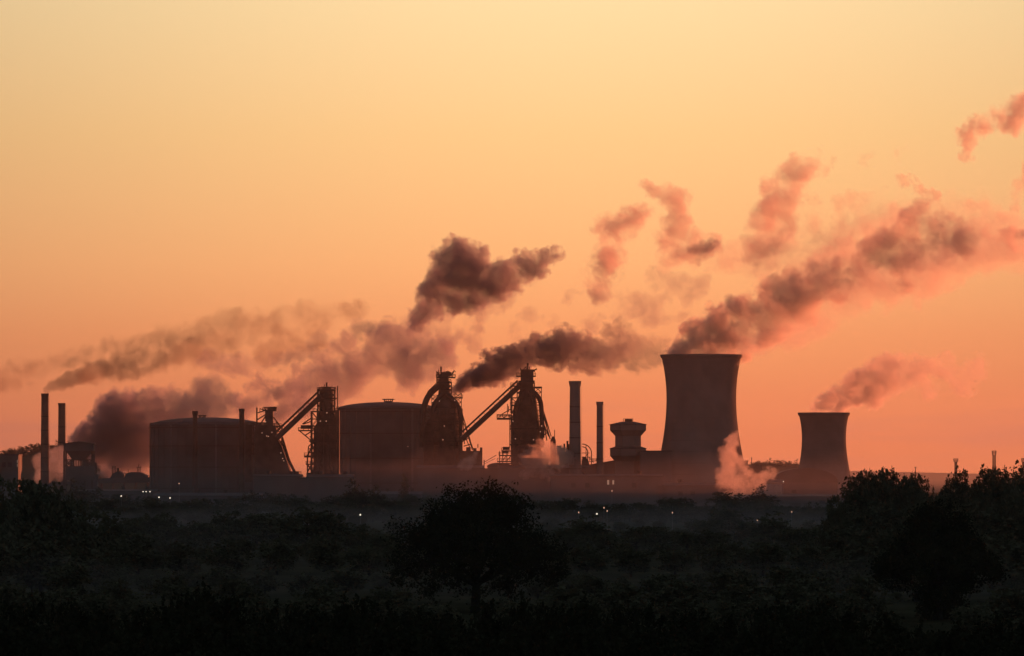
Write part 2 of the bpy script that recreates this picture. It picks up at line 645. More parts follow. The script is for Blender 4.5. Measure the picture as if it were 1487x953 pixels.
bunker()

# ------------------------------------------------------------------ sheds and low buildings


def shed(label, D, x0, x1, eave, ridge, depth, name='industrial_shed', kind='gable', windows=(), lit=(), cat='building', vents=0, wall='cladding', group='low buildings of the works', dy=0):
    P = PX(D)
    t = thing(name, label, cat, ground_at((x0 + x1) / 2, D), group)
    xa, xb, ze, zr = wx(x0, D), wx(x1, D), wz(eave, D), wz(ridge, D)
    Y = D + dy
    MB().box((xa, Y, -.2), (xb, Y + depth, ze)).build('wall', wall, t)
    mb = MB()
    o = .5
    if kind == 'gable':          # ridge runs across the view
        q = [(Y - o, ze), (Y + depth / 2, zr), (Y + depth + o, ze), (Y + depth + o, ze + .35), (Y + depth / 2, zr + .35), (Y - o, ze + .35)]
        vs = [(xa - o, a, b) for a, b in q] + [(xb + o, a, b) for a, b in q]
        fs = [(0, 1, 4, 5), (1, 2, 3, 4), (6, 11, 10, 7), (7, 10, 9, 8)] + [(i, i + 6, (i + 1) % 6 + 6, (i + 1) % 6) for i in range(6)]
        mb.add(vs, fs)
        # gable ends
        for X in (xa, xb - .3):
            g = MB().add([(X, Y, ze), (X, Y + depth, ze), (X, Y + depth / 2, zr), (X + .3, Y, ze), (X + .3, Y + depth, ze), (X + .3, Y + depth / 2, zr)],
                  [(0, 2, 1), (3, 4, 5), (0, 1, 4, 3), (1, 2, 5, 4), (2, 0, 3, 5)])
            g.build('gable', wall, t)
    elif kind == 'arch':         # barrel roof, arc facing the view
        n = 16
        q = []
        for i in range(n + 1):
            a = math.pi * i / n
            q.append(((xa + xb) / 2 + (xb - xa + .6) / 2 * math.cos(a), ze + (zr - ze) * math.sin(a)))
        mb.prism([(xb + .3, ze - .3), *q, (xa - .3, ze - .3)], Y - .4, Y + depth + .4)
    elif kind == 'mono':         # roof sloping along the view's width: eave = left row, ridge = right row
        mb.prism([(xa - o, min(ze, zr) - .2 if False else ze), (xb + o, zr), (xb + o, zr + .5), (xa - o, ze + .5)], Y - o, Y + depth + o)
        w2 = MB().prism([(xa, ze), (xb, ze), (xb, zr)] if zr > ze else [(xa, zr), (xb, zr), (xa, ze)], Y, Y + depth)
        w2.build('wall', wall, t)
    else:
        mb.box((xa - .25, Y - .25, ze), (xb + .25, Y + depth + .25, ze + .6))
    mb.build('roof', 'roof', t)
    for i, (wx0, wx1, wy0, wy1) in enumerate(tuple(windows) + tuple(lit)):
        a, b = at(wx0, wy0, Y), at(wx1, wy1, Y)
        f = MB()
        f.box((a.x - .2, Y - .12, b.z - .2), (b.x + .2, Y - .02, b.z)).box((a.x - .2, Y - .12, a.z), (b.x + .2, Y - .02, a.z + .2))
        f.box((a.x - .2, Y - .12, b.z), (a.x, Y - .02, a.z)).box((b.x, Y - .12, b.z), (b.x + .2, Y - .02, a.z))
        fo = f.build('window', 'steel', t)
        MB().box((a.x, Y - .07, b.z), (b.x, Y - .03, a.z)).build('pane', 'window' if i >= len(windows) else 'glass', fo)
    # a roller door at the front
    w = min(5, (xb - xa) * .2)
    dx = xa + (xb - xa) * .3
    MB().box((dx, Y - .1, 0), (dx + w, Y + .05, min(5, ze * .6))).build('door', 'steel', t)
    for i in range(vents):
        X = xa + (xb - xa) * (i + .6) / vents
        zz = max(ze, zr)
        MB().lathe([(.7, zz - .6), (.7, zz + 1.2), (1.1, zz + 1.3), (1.0, zz + 1.8)], X, Y + depth / 2, 12).build('roof_vent', 'steel', t)
    return t


shed('flat-roofed building with glowing sun-glint panes on its right edge at the left border', 2760, -14, 26.5, 661.5, 661, 22, 'block_building', 'flat', windows=((3, 8, 672, 678), (12, 17, 672, 678)), lit=((24.6, 25.6, 668, 672.4), (24.6, 25.6, 674, 678)))  # right-edge panes glow in place of low sun glinting on the wall
shed('long low shed behind street lights left of the gasholder', 2700, 120, 226, 714, 712, 24, vents=3, windows=((150, 158, 719, 723), (166, 174, 719, 723), (182, 190, 719, 723)))
shed('low shed across the foot of the left gasholder', 2660, 224, 380, 721, 717, 26, vents=4, windows=((262, 270, 725, 729), (290, 298, 725, 729), (318, 326, 725, 729), (346, 354, 725, 729)))
shed('blocky cast house under the leftmost furnace', 2700, 368, 436.5, 692.5, 690, 24, 'cast_house', vents=2)
shed('cast house at the foot of the furnace with a mast', 2690, 446, 512, 694, 690, 26, 'cast_house', vents=2)
shed('wide low shed before the domed gasholder', 2670, 505, 612, 719, 715, 30, vents=3, windows=((520, 528, 723, 727), (545, 553, 723, 727), (570, 578, 723, 727)))
shed('tall cast house at the foot of the smoking furnace', 2720, 606, 701, 681, 677, 28, 'cast_house', vents=1)
shed('low link building between two furnaces', 2720, 699, 724, 682, 680.5, 18, kind='flat')
shed('low link building in the gap beside the leftmost furnace', 2698, 433, 449, 695.5, 695, 16, kind='flat')
shed('small barrel-roofed shed between two furnaces', 2740, 708, 742, 677.5, 672, 20, kind='arch')
shed('long cast house under the furnace with the stepped platforms', 2700, 724, 856, 681, 676, 30, 'cast_house', vents=3)
shed('shed with sloping roof climbing towards the bunker tower', 2740, 853, 897, 677, 669, 24, kind='mono')
shed('long front shed with two lit windows below the bunker tower', 2640, 800, 962, 692, 690, 26, windows=((830, 836, 702, 708), (850, 856, 702, 708), (918, 924, 702, 708)), lit=((881.6, 884.6, 697.2, 704), (889.2, 891.8, 697.4, 703.6)), vents=2)
shed('flat building tucked between bunker tower and large cooling tower', 2698, 930, 975, 656.2, 655.2, 22, 'block_building', 'flat')
shed('long low pump house in front of the large cooling tower', 2640, 955, 1064, 706, 702, 18, 'pump_house', windows=((985, 991, 714, 719), (1003, 1009, 714, 719)), vents=2)
shed('small block at the right foot of the large cooling tower', 2770, 1066, 1086, 670.5, 669.5, 14, 'block_building', 'flat')
shed('lean-to with sloping roof half hidden by steam beside the large cooling tower', 2775, 1084, 1106, 676, 683, 14, kind='mono')
shed('large round-roofed shed to the left of the smaller cooling tower', 2880, 1122, 1216, 700, 680, 34, kind='arch', windows=((1150, 1156, 712, 716),))
shed('low white-trimmed canopy building left of the round-roofed shed', 2700, 1100, 1136, 703, 697, 12, wall='pale')
shed('long flat warehouse along the foot of the smaller cooling tower', 2600, 1098, 1262, 722, 719, 22, windows=((1190, 1198, 727, 731), (1210, 1218, 727, 731)))


def gallery(label, D, pts, th, w, legs, group='inclined conveyor galleries'):
    P = PX(D)
    a, b = P.p(*pts[0]), P.p(*pts[1])
    t = thing('conveyor_gallery', label, 'conveyor', (a.x, D, 0), group)
    MB().beam(a, b, w, th * P.k).build('gallery', 'cladding', t)
    for f in legs:
        q = a.lerp(b, f)
        MB().beam((q.x - 1.4, D - w * .4, 0), (q.x, D - w * .3, q.z - th * P.k * .4), .5).beam((q.x + 1.4, D + w * .4, 0), (q.x, D + w * .3, q.z - th * P.k * .4), .5).build('trestle', 'steel', t)
    return t


gallery('long conveyor gallery climbing gently past the two left chimneys', 2740, ((40, 707), (141, 699)), 5, 3, (.1, .3, .5, .7, .9))
gallery('level conveyor gallery leading to the left gasholder', 2800, ((139, 698.5), (222, 697)), 7.5, 3.5, (.1, .3, .5, .7, .9))

# ------------------------------------------------------------------ coal hopper


def hopper():
    D = 2720
    P = PX(D)
    t = thing('coal_hopper', 'elevated coal hopper house on open steel legs near the left chimneys', 'hopper', ground_at(116, D))
    b = MB(); P.prism(b, [(94, 655), (136.5, 655), (136.5, 645), (116, 641.6), (94, 644.5)], -7, 7); b.build('bin_house', 'cladding', t)
    b = MB(); P.prism(b, [(93, 645.6), (116, 642.4), (138, 645.8), (138, 644.4), (116, 641), (93, 644.2)], -7.4, 7.4); b.build('roof', 'roof', t)
    b = MB(); P.prism(b, [(97, 655), (106, 667.5), (124, 667.5), (134, 655)], -6, 6); b.build('hopper', 'steel', t)
    for x in (94.6, 105, 125, 135.2):
        for y in (-6, 6):
            b = MB(); b.beam(P.p(x, 739, y), P.p(x, 655 if x in (94.6, 135.2) else 667, y), .8); b.build('leg', 'steel', t)
    b = MB()
    for y in (-6, 6):
        for xa, ya, xb, yb in ((94.6, 678, 105, 668), (105, 678, 94.6, 668), (125, 678, 135, 668), (135, 678, 125, 668), (94, 668, 136, 668), (109, 668, 109, 678), (115, 668, 115, 678), (120, 668, 120, 678)):
            b.beam(P.p(xa, ya, y), P.p(xb, yb, y), .45)
    b.build('bracing', 'steel', t)
    b = MB(); P.box(b, 97, 139, 677, 698, -6.6, 6.6); b.build('screen_house', 'cladding', t)
    b = MB(); P.box(b, 104, 142, 698, 712, -5, 5); b.build('loading_bay', 'cladding', t)
    b = MB(); P.truss(b, 135.5, 139.5, 672, 698, 3, .35, 5); b.build('stair_tower', 'steel', t)
    b = MB(); P.box(b, 138, 143.5, 689, 698, -3, 3); b.build('annex', 'cladding', t)


hopper()


def scrap_yard():
    D = 2860
    P = PX(D)
    t = thing('sinter_plant', 'jumble of low sinter plant roofs with a lattice mast before the dark smoke', 'building', ground_at(185, D))
    for pts in (((158, 699), (181, 699), (179, 688), (176, 684.5), (170, 685), (164, 689)), ((180, 699), (217, 699), (216, 691), (205, 686), (192, 685.5), (184, 688))):
        b = MB(); P.prism(b, list(pts), -7, 7); b.build('roof_block', 'cladding', t)
    b = MB(); P.box(b, 170, 174, 680, 686, -2, 2); b.build('vent_box', 'steel', t)
    b = MB(); P.truss(b, 163, 168, 677, 697, 2, .25, 6); b.build('lattice_mast', 'steel', t)
    b = MB()
    for x, y in ((201.5, 674), (199.5, 678), (203.5, 677), (186, 681)):
        b.beam(P.p(x, 690), P.p(x, y), .35)
    b.beam(P.p(198, 679), P.p(205, 679), .3)
    b.build('vent_pipe', 'steel', t)


scrap_yard()

# ------------------------------------------------------------------ blast furnaces
FG = 'blast furnaces'


class Furnace:
    def __init__(s, label, D, cx):
        s.P = PX(D)
        s.t = thing('blast_furnace', label, 'blast furnace', ground_at(cx, D), FG)

    def part(s, name, fn, m='steel', smooth=False, label=None):
        b = MB()
        fn(b)
        o = b.build(name, m, s.t, smooth)
        if label:
            o['label'] = label
        return o

    def shaft(s, cx, prof, n=28):
        s.part('shaft', lambda b: s.P.lathe(b, cx, prof, n=n), 'steel', True)

    def ring(s, cx, r, y, h=.8):
        def f(b):
            k = s.P.k
            z = s.P.p(0, y).z
            b.lathe([(r * k - 1.2, z - h), (r * k, z - h), (r * k, z), (r * k - 1.2, z), (r * k - 1.2, z - h)], wx(cx, s.P.D), s.P.D, 24, caps=False)
        s.part('ring_platform', f, 'dark')

    def deck(s, x0, x1, y, d=9, th=.6, rail=True, dy=0):
        o = s.part('platform', lambda b: s.P.deck(b, x0, x1, y, d, th, dy), 'dark')
        if rail:
            b = MB()
            s.P.rail(b, x0, x1, y, d, 1.2, dy)
            b.build('railing', 'steel', o)

    def pipe(s, pts, r, name='uptake_pipe', dy=0, m='steel'):
        def f(b):
            q = [s.P.p(x, y, dy) for x, y in pts]
            # rounded bends
            for _ in range(2):
                z = [q[0]]
                for a, c in zip(q, q[1:]):
                    z += [a.lerp(c, .25), a.lerp(c, .75)]
                q = z + [q[-1]]
            b.tube(q, r * s.P.k, 12)
        s.part(name, f, m, True)

    def lattice(s, x0, x1, y0, y1, d=4, w=.35, bays=6, name='lattice_tower', dy=0):
        s.part(name, lambda b: s.P.truss(b, x0, x1, y0, y1, d, w, bays, dy=dy), 'steel')

    def beams(s, name, segs, w=.35, dys=(-3, 3)):
        def f(b):
            for xa, ya, xb, yb in segs:
                for dy in dys:
                    b.beam(s.P.p(xa, ya, dy), s.P.p(xb, yb, dy), w)
                if len(dys) > 1:
                    b.beam(s.P.p(xa, ya, dys[0]), s.P.p(xa, ya, dys[1]), w)
        s.part(name, f, 'steel')

    def boxp(s, name, x0, x1, y0, y1, d0=-4, d1=4, m='steel'):
        s.part(name, lambda b: s.P.box(b, x0, x1, y0, y1, d0, d1), m)

    def poly(s, name, pts, d0=-4, d1=4, m='steel'):
        s.part(name, lambda b: s.P.prism(b, pts, d0, d1), m)

    def lamps(s, pts, dy=-9, r=.2):  # most are glowing beads added in place of sky gaps in the lattice
        for x, y in pts:
            o = s.part('lamp', lambda b: b.lathe([(.05, s.P.p(x, y).z - r), (r, s.P.p(x, y).z - r * .4), (r, s.P.p(x, y).z + r * .4), (.05, s.P.p(x, y).z + r)], wx(x, s.P.D), s.P.D + dy, 8), 'lamp_and_gap')

    def frame(s, x0, x1, y0, y1, d, bays, cols=2, w=.5):
        """building frame: columns, floor beams and criss-cross bracing round the shaft"""
        P = s.P
        def f(b):
            for i in range(cols + 1):
                x = x0 + (x1 - x0) * i / cols
                for dy in (-d / 2, d / 2):
                    b.beam(P.p(x, y1, dy), P.p(x, y0, dy), w)
            for j in range(bays + 1):
                y = y1 + (y0 - y1) * j / bays
                for dy in (-d / 2, d / 2):
                    b.beam(P.p(x0, y, dy), P.p(x1, y, dy), w * .8)
                for x in (x0, x1):
                    b.beam(P.p(x, y, -d / 2), P.p(x, y, d / 2), w * .8)
                if j < bays:
                    y2 = y1 + (y0 - y1) * (j + 1) / bays
                    for i in range(cols):
                        xa, xb = x0 + (x1 - x0) * i / cols, x0 + (x1 - x0) * (i + 1) / cols
                        for dy in (-d / 2, d / 2):
                            if (i + j) % 2:
                                b.beam(P.p(xa, y, dy), P.p(xb, y2, dy), w * .55)
                            else:
                                b.beam(P.p(xb, y, dy), P.p(xa, y2, dy), w * .55)
        s.part('steel_frame', f, 'steel')

    def skip_bridge(s, x0, y0, x1, y1, th, w=5):
        """inclined skip hoist bridge: plated girder below, light top chord on posts above it"""
        P = s.P
        a, c = P.p(x0, y0), P.p(x1, y1)
        d = (c - a).normalized()
        nrm = Vector((-d.z, 0, d.x)) if d.x > 0 else Vector((d.z, 0, -d.x))
        k = P.k
        g = MB().beam(a, c, w, th * .58 * k).build('skip_bridge', 'steel', s.t)
        off = nrm * (th * .62 * k)
        b = MB()
        for dy in (-w / 2 + .3, w / 2 - .3):
            v = Vector((0, dy, 0))
            b.beam(a + off + v, c + off + v, .5, th * .2 * k)
        b.build('top_chord', 'steel', g)
        b = MB()
        n = int((c - a).length / 3.2)
        for i in range(n + 1):
            q = a.lerp(c, i / n)
            for dy in (-w / 2 + .3, w / 2 - .3):
                v = Vector((0, dy, 0))
                b.beam(q + nrm * (th * .28 * k) + v, q + off + v, .22)
        b.build('post', 'steel', g)
        b = MB()
        for dy in (-.8, .8):
            v = Vector((0, dy, 0))
            b.beam(a + nrm * (th * .29 * k + .12) + v, c + nrm * (th * .29 * k + .12) + v, .14)
        b.build('skip_rail', 'pale', g)

    def head_gear(s, x0, x1, ytop, segs, spires, seed=1):
        P = s.P
        def f(b):
            for x, ya, yb, w in spires:
                b.beam(P.p(x, yb), P.p(x, ya), w)
            for xa, ya, xb, yb in segs:
                for dy in (-2.5, 2.5):
                    b.beam(P.p(xa, ya, dy), P.p(xb, yb, dy), .4)
            b.beam(P.p(x0, ytop, -2.5), P.p(x0, ytop, 2.5), .4)
            b.beam(P.p(x1, ytop, -2.5), P.p(x1, ytop, 2.5), .4)
        s.part('head_gear', f, 'dark')


# --- the furnace on the left, seen beside the left gasholder
f = Furnace('leftmost blast furnace, squat and stepped, beside the left gasholder', 2735, 392)
f.poly('furnace_house', [(370, 739), (424, 739), (424, 690), (417, 668), (410, 648), (405, 640), (401, 618), (372, 618)], -9, 9)
f.boxp('top_house', 385.5, 396.8, 596, 619)
f.deck(381.5, 401.5, 595.6, 8)
f.deck(372, 402, 618.5, 11)
f.boxp('hoist_house', 389, 400.5, 592, 595.8, -3, 3)
f.head_gear(384, 401, 591.6, [(384, 591.8, 401.8, 591.4), (386, 595.6, 384, 591.8), (392, 595, 394, 591.6), (397, 595, 398.5, 591.6), (400, 595.6, 401.8, 591.4)], [(373, 592, 620, .7), (377.5, 592.5, 600, .3)])
f.beams('side_bracing', [(373, 600, 386, 596), (373, 610, 386, 602), (378, 594, 386, 596), (377, 618, 386, 604), (397, 606, 408, 620), (401, 613, 407, 619)], .4)
f.frame(400, 409.5, 619, 690, 10, 9, 1, .45)
f.deck(398, 409, 619, 9)
f.pipe([(409, 640), (417, 664), (429, 688)], 2.1, 'downcomer')
f.pipe([(404, 641), (412, 668), (422, 690)], 1.7, 'downcomer', 2)
f.beams('guy_cable', [(409.5, 632, 420, 668), (410.5, 635, 423, 676)], 0.479, (0,))
f.deck(416, 437, 688.5, 12)
f.boxp('dust_house', 424, 434.5, 684.5, 694, -5, 5)
f.boxp('stove', 357, 366, 617, 700, -5, 5)
f.frame(358, 385, 614, 660, 13, 6, 3, .45)
f.lamps([(387, 613), (381.6, 629), (388.5, 633.5), (390.8, 634), (396, 628), (409, 658), (411.5, 666), (413.2, 669.5)])

# --- second furnace
f = Furnace('second blast furnace from the left, with a mast and a skip bridge rising to it', 2720, 474)
f.shaft(474, [(21, 739), (20, 690), (17, 645), (14, 612), (10.5, 596), (10.5, 566)])
f.poly('furnace_house', [(456, 739), (488, 739), (488, 604), (480, 598), (466, 598), (462, 612), (456, 622)], -5.5, 5.5)
f.frame(452.5, 488, 598, 694, 15, 9, 4, .5)
f.frame(461.5, 486, 566, 598, 10, 4, 2, .5)
f.deck(461, 487.5, 566.4, 11)
f.deck(459, 489, 578, 11, rail=False)
f.deck(455, 489, 597, 14)
f.deck(451, 490, 618, 15, rail=False)
f.deck(450, 491, 640, 15, rail=False)
f.boxp('hoist_house', 468, 481, 561.8, 566.4, -3, 3)
f.head_gear(464, 487, 564, [(468, 562, 462.5, 565), (481, 562, 487, 564)], [(474.3, 555.5, 564, .8), (462.3, 566, 577, .6), (490.3, 560.5, 594, .5), (471, 558, 563, .3)])
f.skip_bridge(402, 637, 466, 576, 12.5, 5)
f.deck(433.5, 455, 624.6, 7)
f.boxp('winch_house', 437, 453, 617.6, 622.6, -2.5, 2.5)
f.beams('platform_bracing', [(434, 625, 452, 640), (440, 615.5, 454, 606), (441, 616, 452, 612), (453, 606, 453, 640), (444, 632, 453, 626)], .42)
f.pipe([(447.5, 663), (447.5, 650), (450, 645.5), (455, 647), (456, 660)], .8, 'vent_pipe')
f.beams('lower_bracing', [(448, 652, 456, 652), (448, 657, 456, 657), (447, 662, 456, 640), (454, 645, 449, 640), (456, 640, 450, 634)], .4)
f.deck(442, 462, 661.5, 9, 1.0)
f.deck(444.5, 462, 673.5, 9)
f.beams('support_post', [(446.5, 661, 446.5, 694), (452, 661, 452, 694), (446.5, 674, 456, 690), (446.5, 686, 452, 675), (456, 661, 456, 694)], .45)
f.boxp('pump_house', 445.5, 462, 686.5, 698, -5, 5)
f.boxp('stove', 486.5, 493, 596, 700, -4, 4)
f.lamps([(459.5, 594.5), (460.8, 593), (466, 612), (474.5, 612), (475.5, 600)])

# --- third furnace, dark smoke leaving its right shoulder
f = Furnace('third blast furnace, arched downcomer on its left, dark smoke pouring off its right', 2755, 647)
f.shaft(645, [(26, 739), (25, 690), (23.5, 640), (22, 612), (19, 594), (14, 581), (9, 574), (7.5, 562), (8.5, 553)])
f.boxp('top_house', 638.5, 651.5, 546.5, 562)
f.deck(633.3, 661.3, 547.6, 10)
f.deck(634.5, 655, 555, 10)
f.deck(640, 656, 565, 9)
f.head_gear(634, 661, 540, [(636, 545, 635, 540), (641, 547, 650, 539.5), (650, 539.5, 655, 542), (655, 545, 660, 538), (647, 540, 653, 540), (652, 547, 659, 541), (640, 542, 646, 541)], [(640.4, 532.6, 548, .8), (637, 537, 548, .4), (645, 539, 548, .35), (650, 539, 548, .35), (657, 540, 548, .35)], 2)
f.boxp('hoist_house', 641.5, 655.5, 540.5, 546.6, -3, 3)
f.lattice(634, 638, 541, 556, 4, .3, 4, 'stair_cage')
f.lattice(643.5, 655.5, 555, 578, 8, .45, 4, 'throat_frame')
f.pipe([(640, 559), (628, 568), (620, 578), (615.5, 592), (613.5, 612), (613.5, 650)], 4.4, 'downcomer')
f.beams('downcomer_walkway', [(636, 556.5, 622, 570), (622, 570, 617, 580), (636, 554.5, 622, 568), (622, 568, 616, 580)], .3)
f.pipe([(645, 572), (634, 581), (628, 592), (627, 612)], 3.0, 'uptake_pipe', -4)
f.pipe([(649, 572), (660, 581), (667, 592), (669, 612), (669, 660)], 3.0, 'uptake_pipe', -4)
f.pipe([(643, 574), (636, 586), (635, 605)], 2.2, 'uptake_pipe', 5)
f.poly('furnace_house', [(614, 739), (662, 739), (662, 640), (659, 612), (652, 600), (630, 600), (621, 612), (616, 626)], -6, 6)
f.frame(617, 671, 594, 690, 17, 9, 5, .45)
f.deck(617, 673, 612, 17)
f.deck(615, 673, 640, 17)
f.ring(645, 21, 600)
f.ring(645, 25, 636)
f.lattice(660.5, 670, 571, 604, 5, .3, 5)
f.deck(658, 672, 577, 7)
f.lattice(659.5, 668.5, 600, 644, 6, .35, 6)
f.beams('raking_brace', [(671.5, 600, 674.5, 645), (675.5, 634, 683, 652), (680, 634, 686, 654), (674, 640, 681, 636), (674, 648, 684, 645)], .42)
f.beams('guy_cable', [(671, 600, 683, 640), (671, 608, 687, 652)], 0.445, (0,))
f.boxp('dust_catcher_house', 669, 698.5, 655, 690, -7, 7)
f.boxp('roof_hut', 677, 683.5, 649.5, 655.2, -3, 3)
f.boxp('roof_hut', 687, 692, 651, 655.2, -3, 3)
f.boxp('corner_turret', 697, 700.5, 650, 690, -3, 3)
f.beams('support_post', [(668, 660, 668, 672), (671, 661, 671, 672), (694, 650, 694, 645)], .4)
f.lattice(627, 637, 574, 590, 6, .3, 3, 'pipe_support')
f.lamps([(628, 583.5), (643.5, 639), (638.5, 583), (645.5, 619), (660.5, 582), (592.8, 648.6)])

# --- fourth furnace with stepped platforms
f = Furnace('rightmost blast furnace with spire, long skip bridge and stepped platforms at its left foot', 2715, 764)
f.shaft(765, [(27, 739), (25, 700), (22, 660), (19, 630), (17, 602), (14, 582), (10.5, 568), (9.2, 556), (8.8, 540)])
f.boxp('top_house', 757.5, 774.5, 538.4, 566)
f.deck(749.5, 778, 545.6, 10)
f.deck(753, 776.5, 553, 10, rail=False)
f.boxp('hoist_house', 756, 777, 536.8, 540, -4, 4)
f.head_gear(756, 779, 537, [(757, 537, 755.5, 535), (775, 538, 779.5, 535.5), (774, 540, 778, 536.5), (760, 537, 763, 533)], [(766.2, 527.6, 538, .9), (763.8, 532, 538, .35), (769, 532.5, 538, .35)])
f.poly('furnace_house', [(745, 739), (776, 739), (776, 600), (772, 586), (757, 586), (750, 600), (745, 606)], -5.5, 5.5)
f.frame(742.5, 777, 578, 672, 14, 9, 3, .5)
f.deck(741, 778, 588, 14)
f.deck(740, 790, 622, 13)
f.deck(740, 790, 645, 14)
f.frame(751, 776, 556, 578, 10, 3, 2, .5)
f.skip_bridge(671, 638, 757, 558.5, 12.5, 5)
f.pipe([(770, 566), (779, 573), (785, 582), (786.5, 596), (787.5, 636)], 3.4, 'downcomer', -3)
f.pipe([(768, 571), (773.5, 578), (774.5, 592), (774.5, 612)], 2.4, 'uptake_pipe', -5)
f.pipe([(757, 574), (748, 588), (746, 610), (746, 672)], 2.3, 'uptake_pipe', -2)
f.pipe([(779, 612), (779, 660)], 2.0, 'gas_main', -4)
f.pipe([(786, 600), (786.8, 650)], 2.8, 'gas_main', 3)
f.lattice(776, 786.3, 562, 600, 6, .32, 5)
f.deck(774, 787, 562, 7, .7, False)
f.lattice(777, 787.5, 600, 640, 6, .32, 5)
f.deck(741, 753, 560, 8)
f.lattice(741.4, 744, 560, 600, 4, .25, 8, 'stair_tower')
f.lattice(740, 743.6, 604, 650, 4, .28, 9, 'stair_tower')
f.deck(721.5, 744, 607, 6, .9)
f.beams('platform_bracing', [(722, 602.5, 743, 602.5), (724, 607, 728, 602.5), (732, 607, 728, 602.5), (732, 607, 737, 602.5), (742, 607, 737, 602.5), (729, 601.5, 742, 594), (722, 602, 722, 608), (737, 601, 737, 587), (738.5, 598, 738.5, 590)], .36)
f.boxp('control_cabin', 730, 740, 649, 653.6, -3, 3)
f.boxp('control_cabin', 729, 738.5, 655.2, 658.4, -3, 3)
f.deck(724.5, 750, 660.8, 10)
f.deck(728, 750, 654.2, 10)
f.deck(722, 752, 669.4, 10)
f.deck(722, 752, 672.2, 10, rail=False)
f.beams('support_post', [(725.5, 656, 725.5, 672), (730, 654, 730, 674), (736, 654, 736, 674), (743, 650, 743, 674), (748, 648, 748, 674), (730, 669, 736, 661), (736, 669, 743, 661)], .4)
f.beams('raking_brace', [(787, 596, 799, 638), (788.5, 606, 794, 640), (788, 612, 797, 634), (789, 626, 792, 620), (790, 632, 795, 628)], .5)
f.beams('guy_cable', [(787, 594, 800.5, 634), (787, 590, 797, 622)], 0.445, (0,))
f.part('dust_catcher', lambda b: f.P.lathe(b, 803.3, [(4, 700), (4, 640), (2.2, 635.5), (.5, 633.5)], n=16), 'steel', True)
f.part('vent_mast', lambda b: b.beam(f.P.p(805.4, 640), f.P.p(805.4, 624.4), .35), 'steel')
f.boxp('valve_house', 808.5, 815, 647.5, 662, -3, 3)
f.lattice(812, 822, 650.5, 656, 3, .25, 2, 'pipe_bridge')
f.lamps([(790.6, 648.8)], -9, .36)
f.lamps([(748.4, 637.6), (784.5, 627.3), (774.5, 639), (786.5, 619), (745, 612)])


def gas_plant():
    D = 2760
    P = PX(D)
    t = thing('gas_cleaning_plant', 'cluster of pipes and thin flues between the rightmost furnace and the thick chimney', 'plant', ground_at(822, D))
    for x, y, r in ((819.5, 644.5, 1.2), (824, 640.5, 1.4), (826.5, 645, 1.2), (816, 651, 1.5)):
        b = MB(); P.lathe(b, x, [(r, 700), (r, y + 1), (r * 1.2, y + .6), (r * 1.2, y)], n=12); b.build('flue', 'steel', t)
    b = MB(); P.box(b, 812, 829, 656, 700, -5, 5); b.build('housing', 'cladding', t)
    b = MB(); P.rail(b, 812, 829, 656, 9); b.build('railing', 'steel', t)


gas_plant()


def pipe_arch():
    D = 2705
    P = PX(D)
    t = thing('pipe_gantry', 'arched pipe gantry with railings between the thick and the slender chimney', 'gantry', ground_at(853, D))
    for r, y0, dy in ((13.5, 645, 0), (8, 649, 1)):
        b = MB()
        pts = [P.p(845.5 + r * math.sin(a * math.pi / 20), y0 + r * (1 - math.cos(a * math.pi / 20)), dy) for a in range(0, 11)] + [P.p(845.5 + r, 676, dy)]
        b.tube(pts, .22, 8)
        b.build('pipe', 'steel', t, True)
    b = MB()
    for xa, ya, xb, yb in ((851, 646.5, 851, 676), (845, 658, 856, 658), (845, 664, 859, 664), (846, 670, 854, 658), (855, 664, 862, 672), (845, 672, 866, 669.5), (858, 668, 866, 668)):
        b.beam(P.p(xa, ya), P.p(xb, yb), .3)
    b.build('frame', 'steel', t)
    b = MB(); P.prism(b, [(844, 676), (856, 676), (854, 668), (850, 664), (846, 663)], -3, 3); b.build('valve_block', 'steel', t)
    b = MB(); P.rail(b, 856, 866, 670, 5); b.build('railing', 'steel', t)


pipe_arch()


def pipe_rack():
    D = 2790
    P = PX(D)
    t = thing('pipe_rack', 'thin crane jib and rigging above the barrel-roofed shed', 'crane', ground_at(716, D))
    b = MB(); b.beam(P.p(702, 672), P.p(721, 661), .28).beam(P.p(703, 674), P.p(719, 666), .18); b.build('jib', 'steel', t)
    b = MB(); b.beam(P.p(703, 739), P.p(703, 668), .5); b.build('mast', 'steel', t)


pipe_rack()

# ------------------------------------------------------------------ lights, masts, birds


def lamp_post(label, px, py, D=2560, m='lamp', r=.32, hmin=3):
    z = wz(py, D)
    t = thing('street_lamp', label, 'lamp', ground_at(px, D), 'lit lamps in front of the works')
    X = wx(px, D)
    MB().tube([(X, D, 0), (X, D, z - .3)], .1, 8, .06).build('pole', 'pale', t)
    MB().beam((X, D, z - .3), (X, D - .9, z - .05), .09).build('arm', 'pale', t)
    MB().lathe([(.05, z - .28), (r, z - .2), (r, z + .1), (.08, z + .25)], X, D - 1, 10).build('lamp_head', m, t)


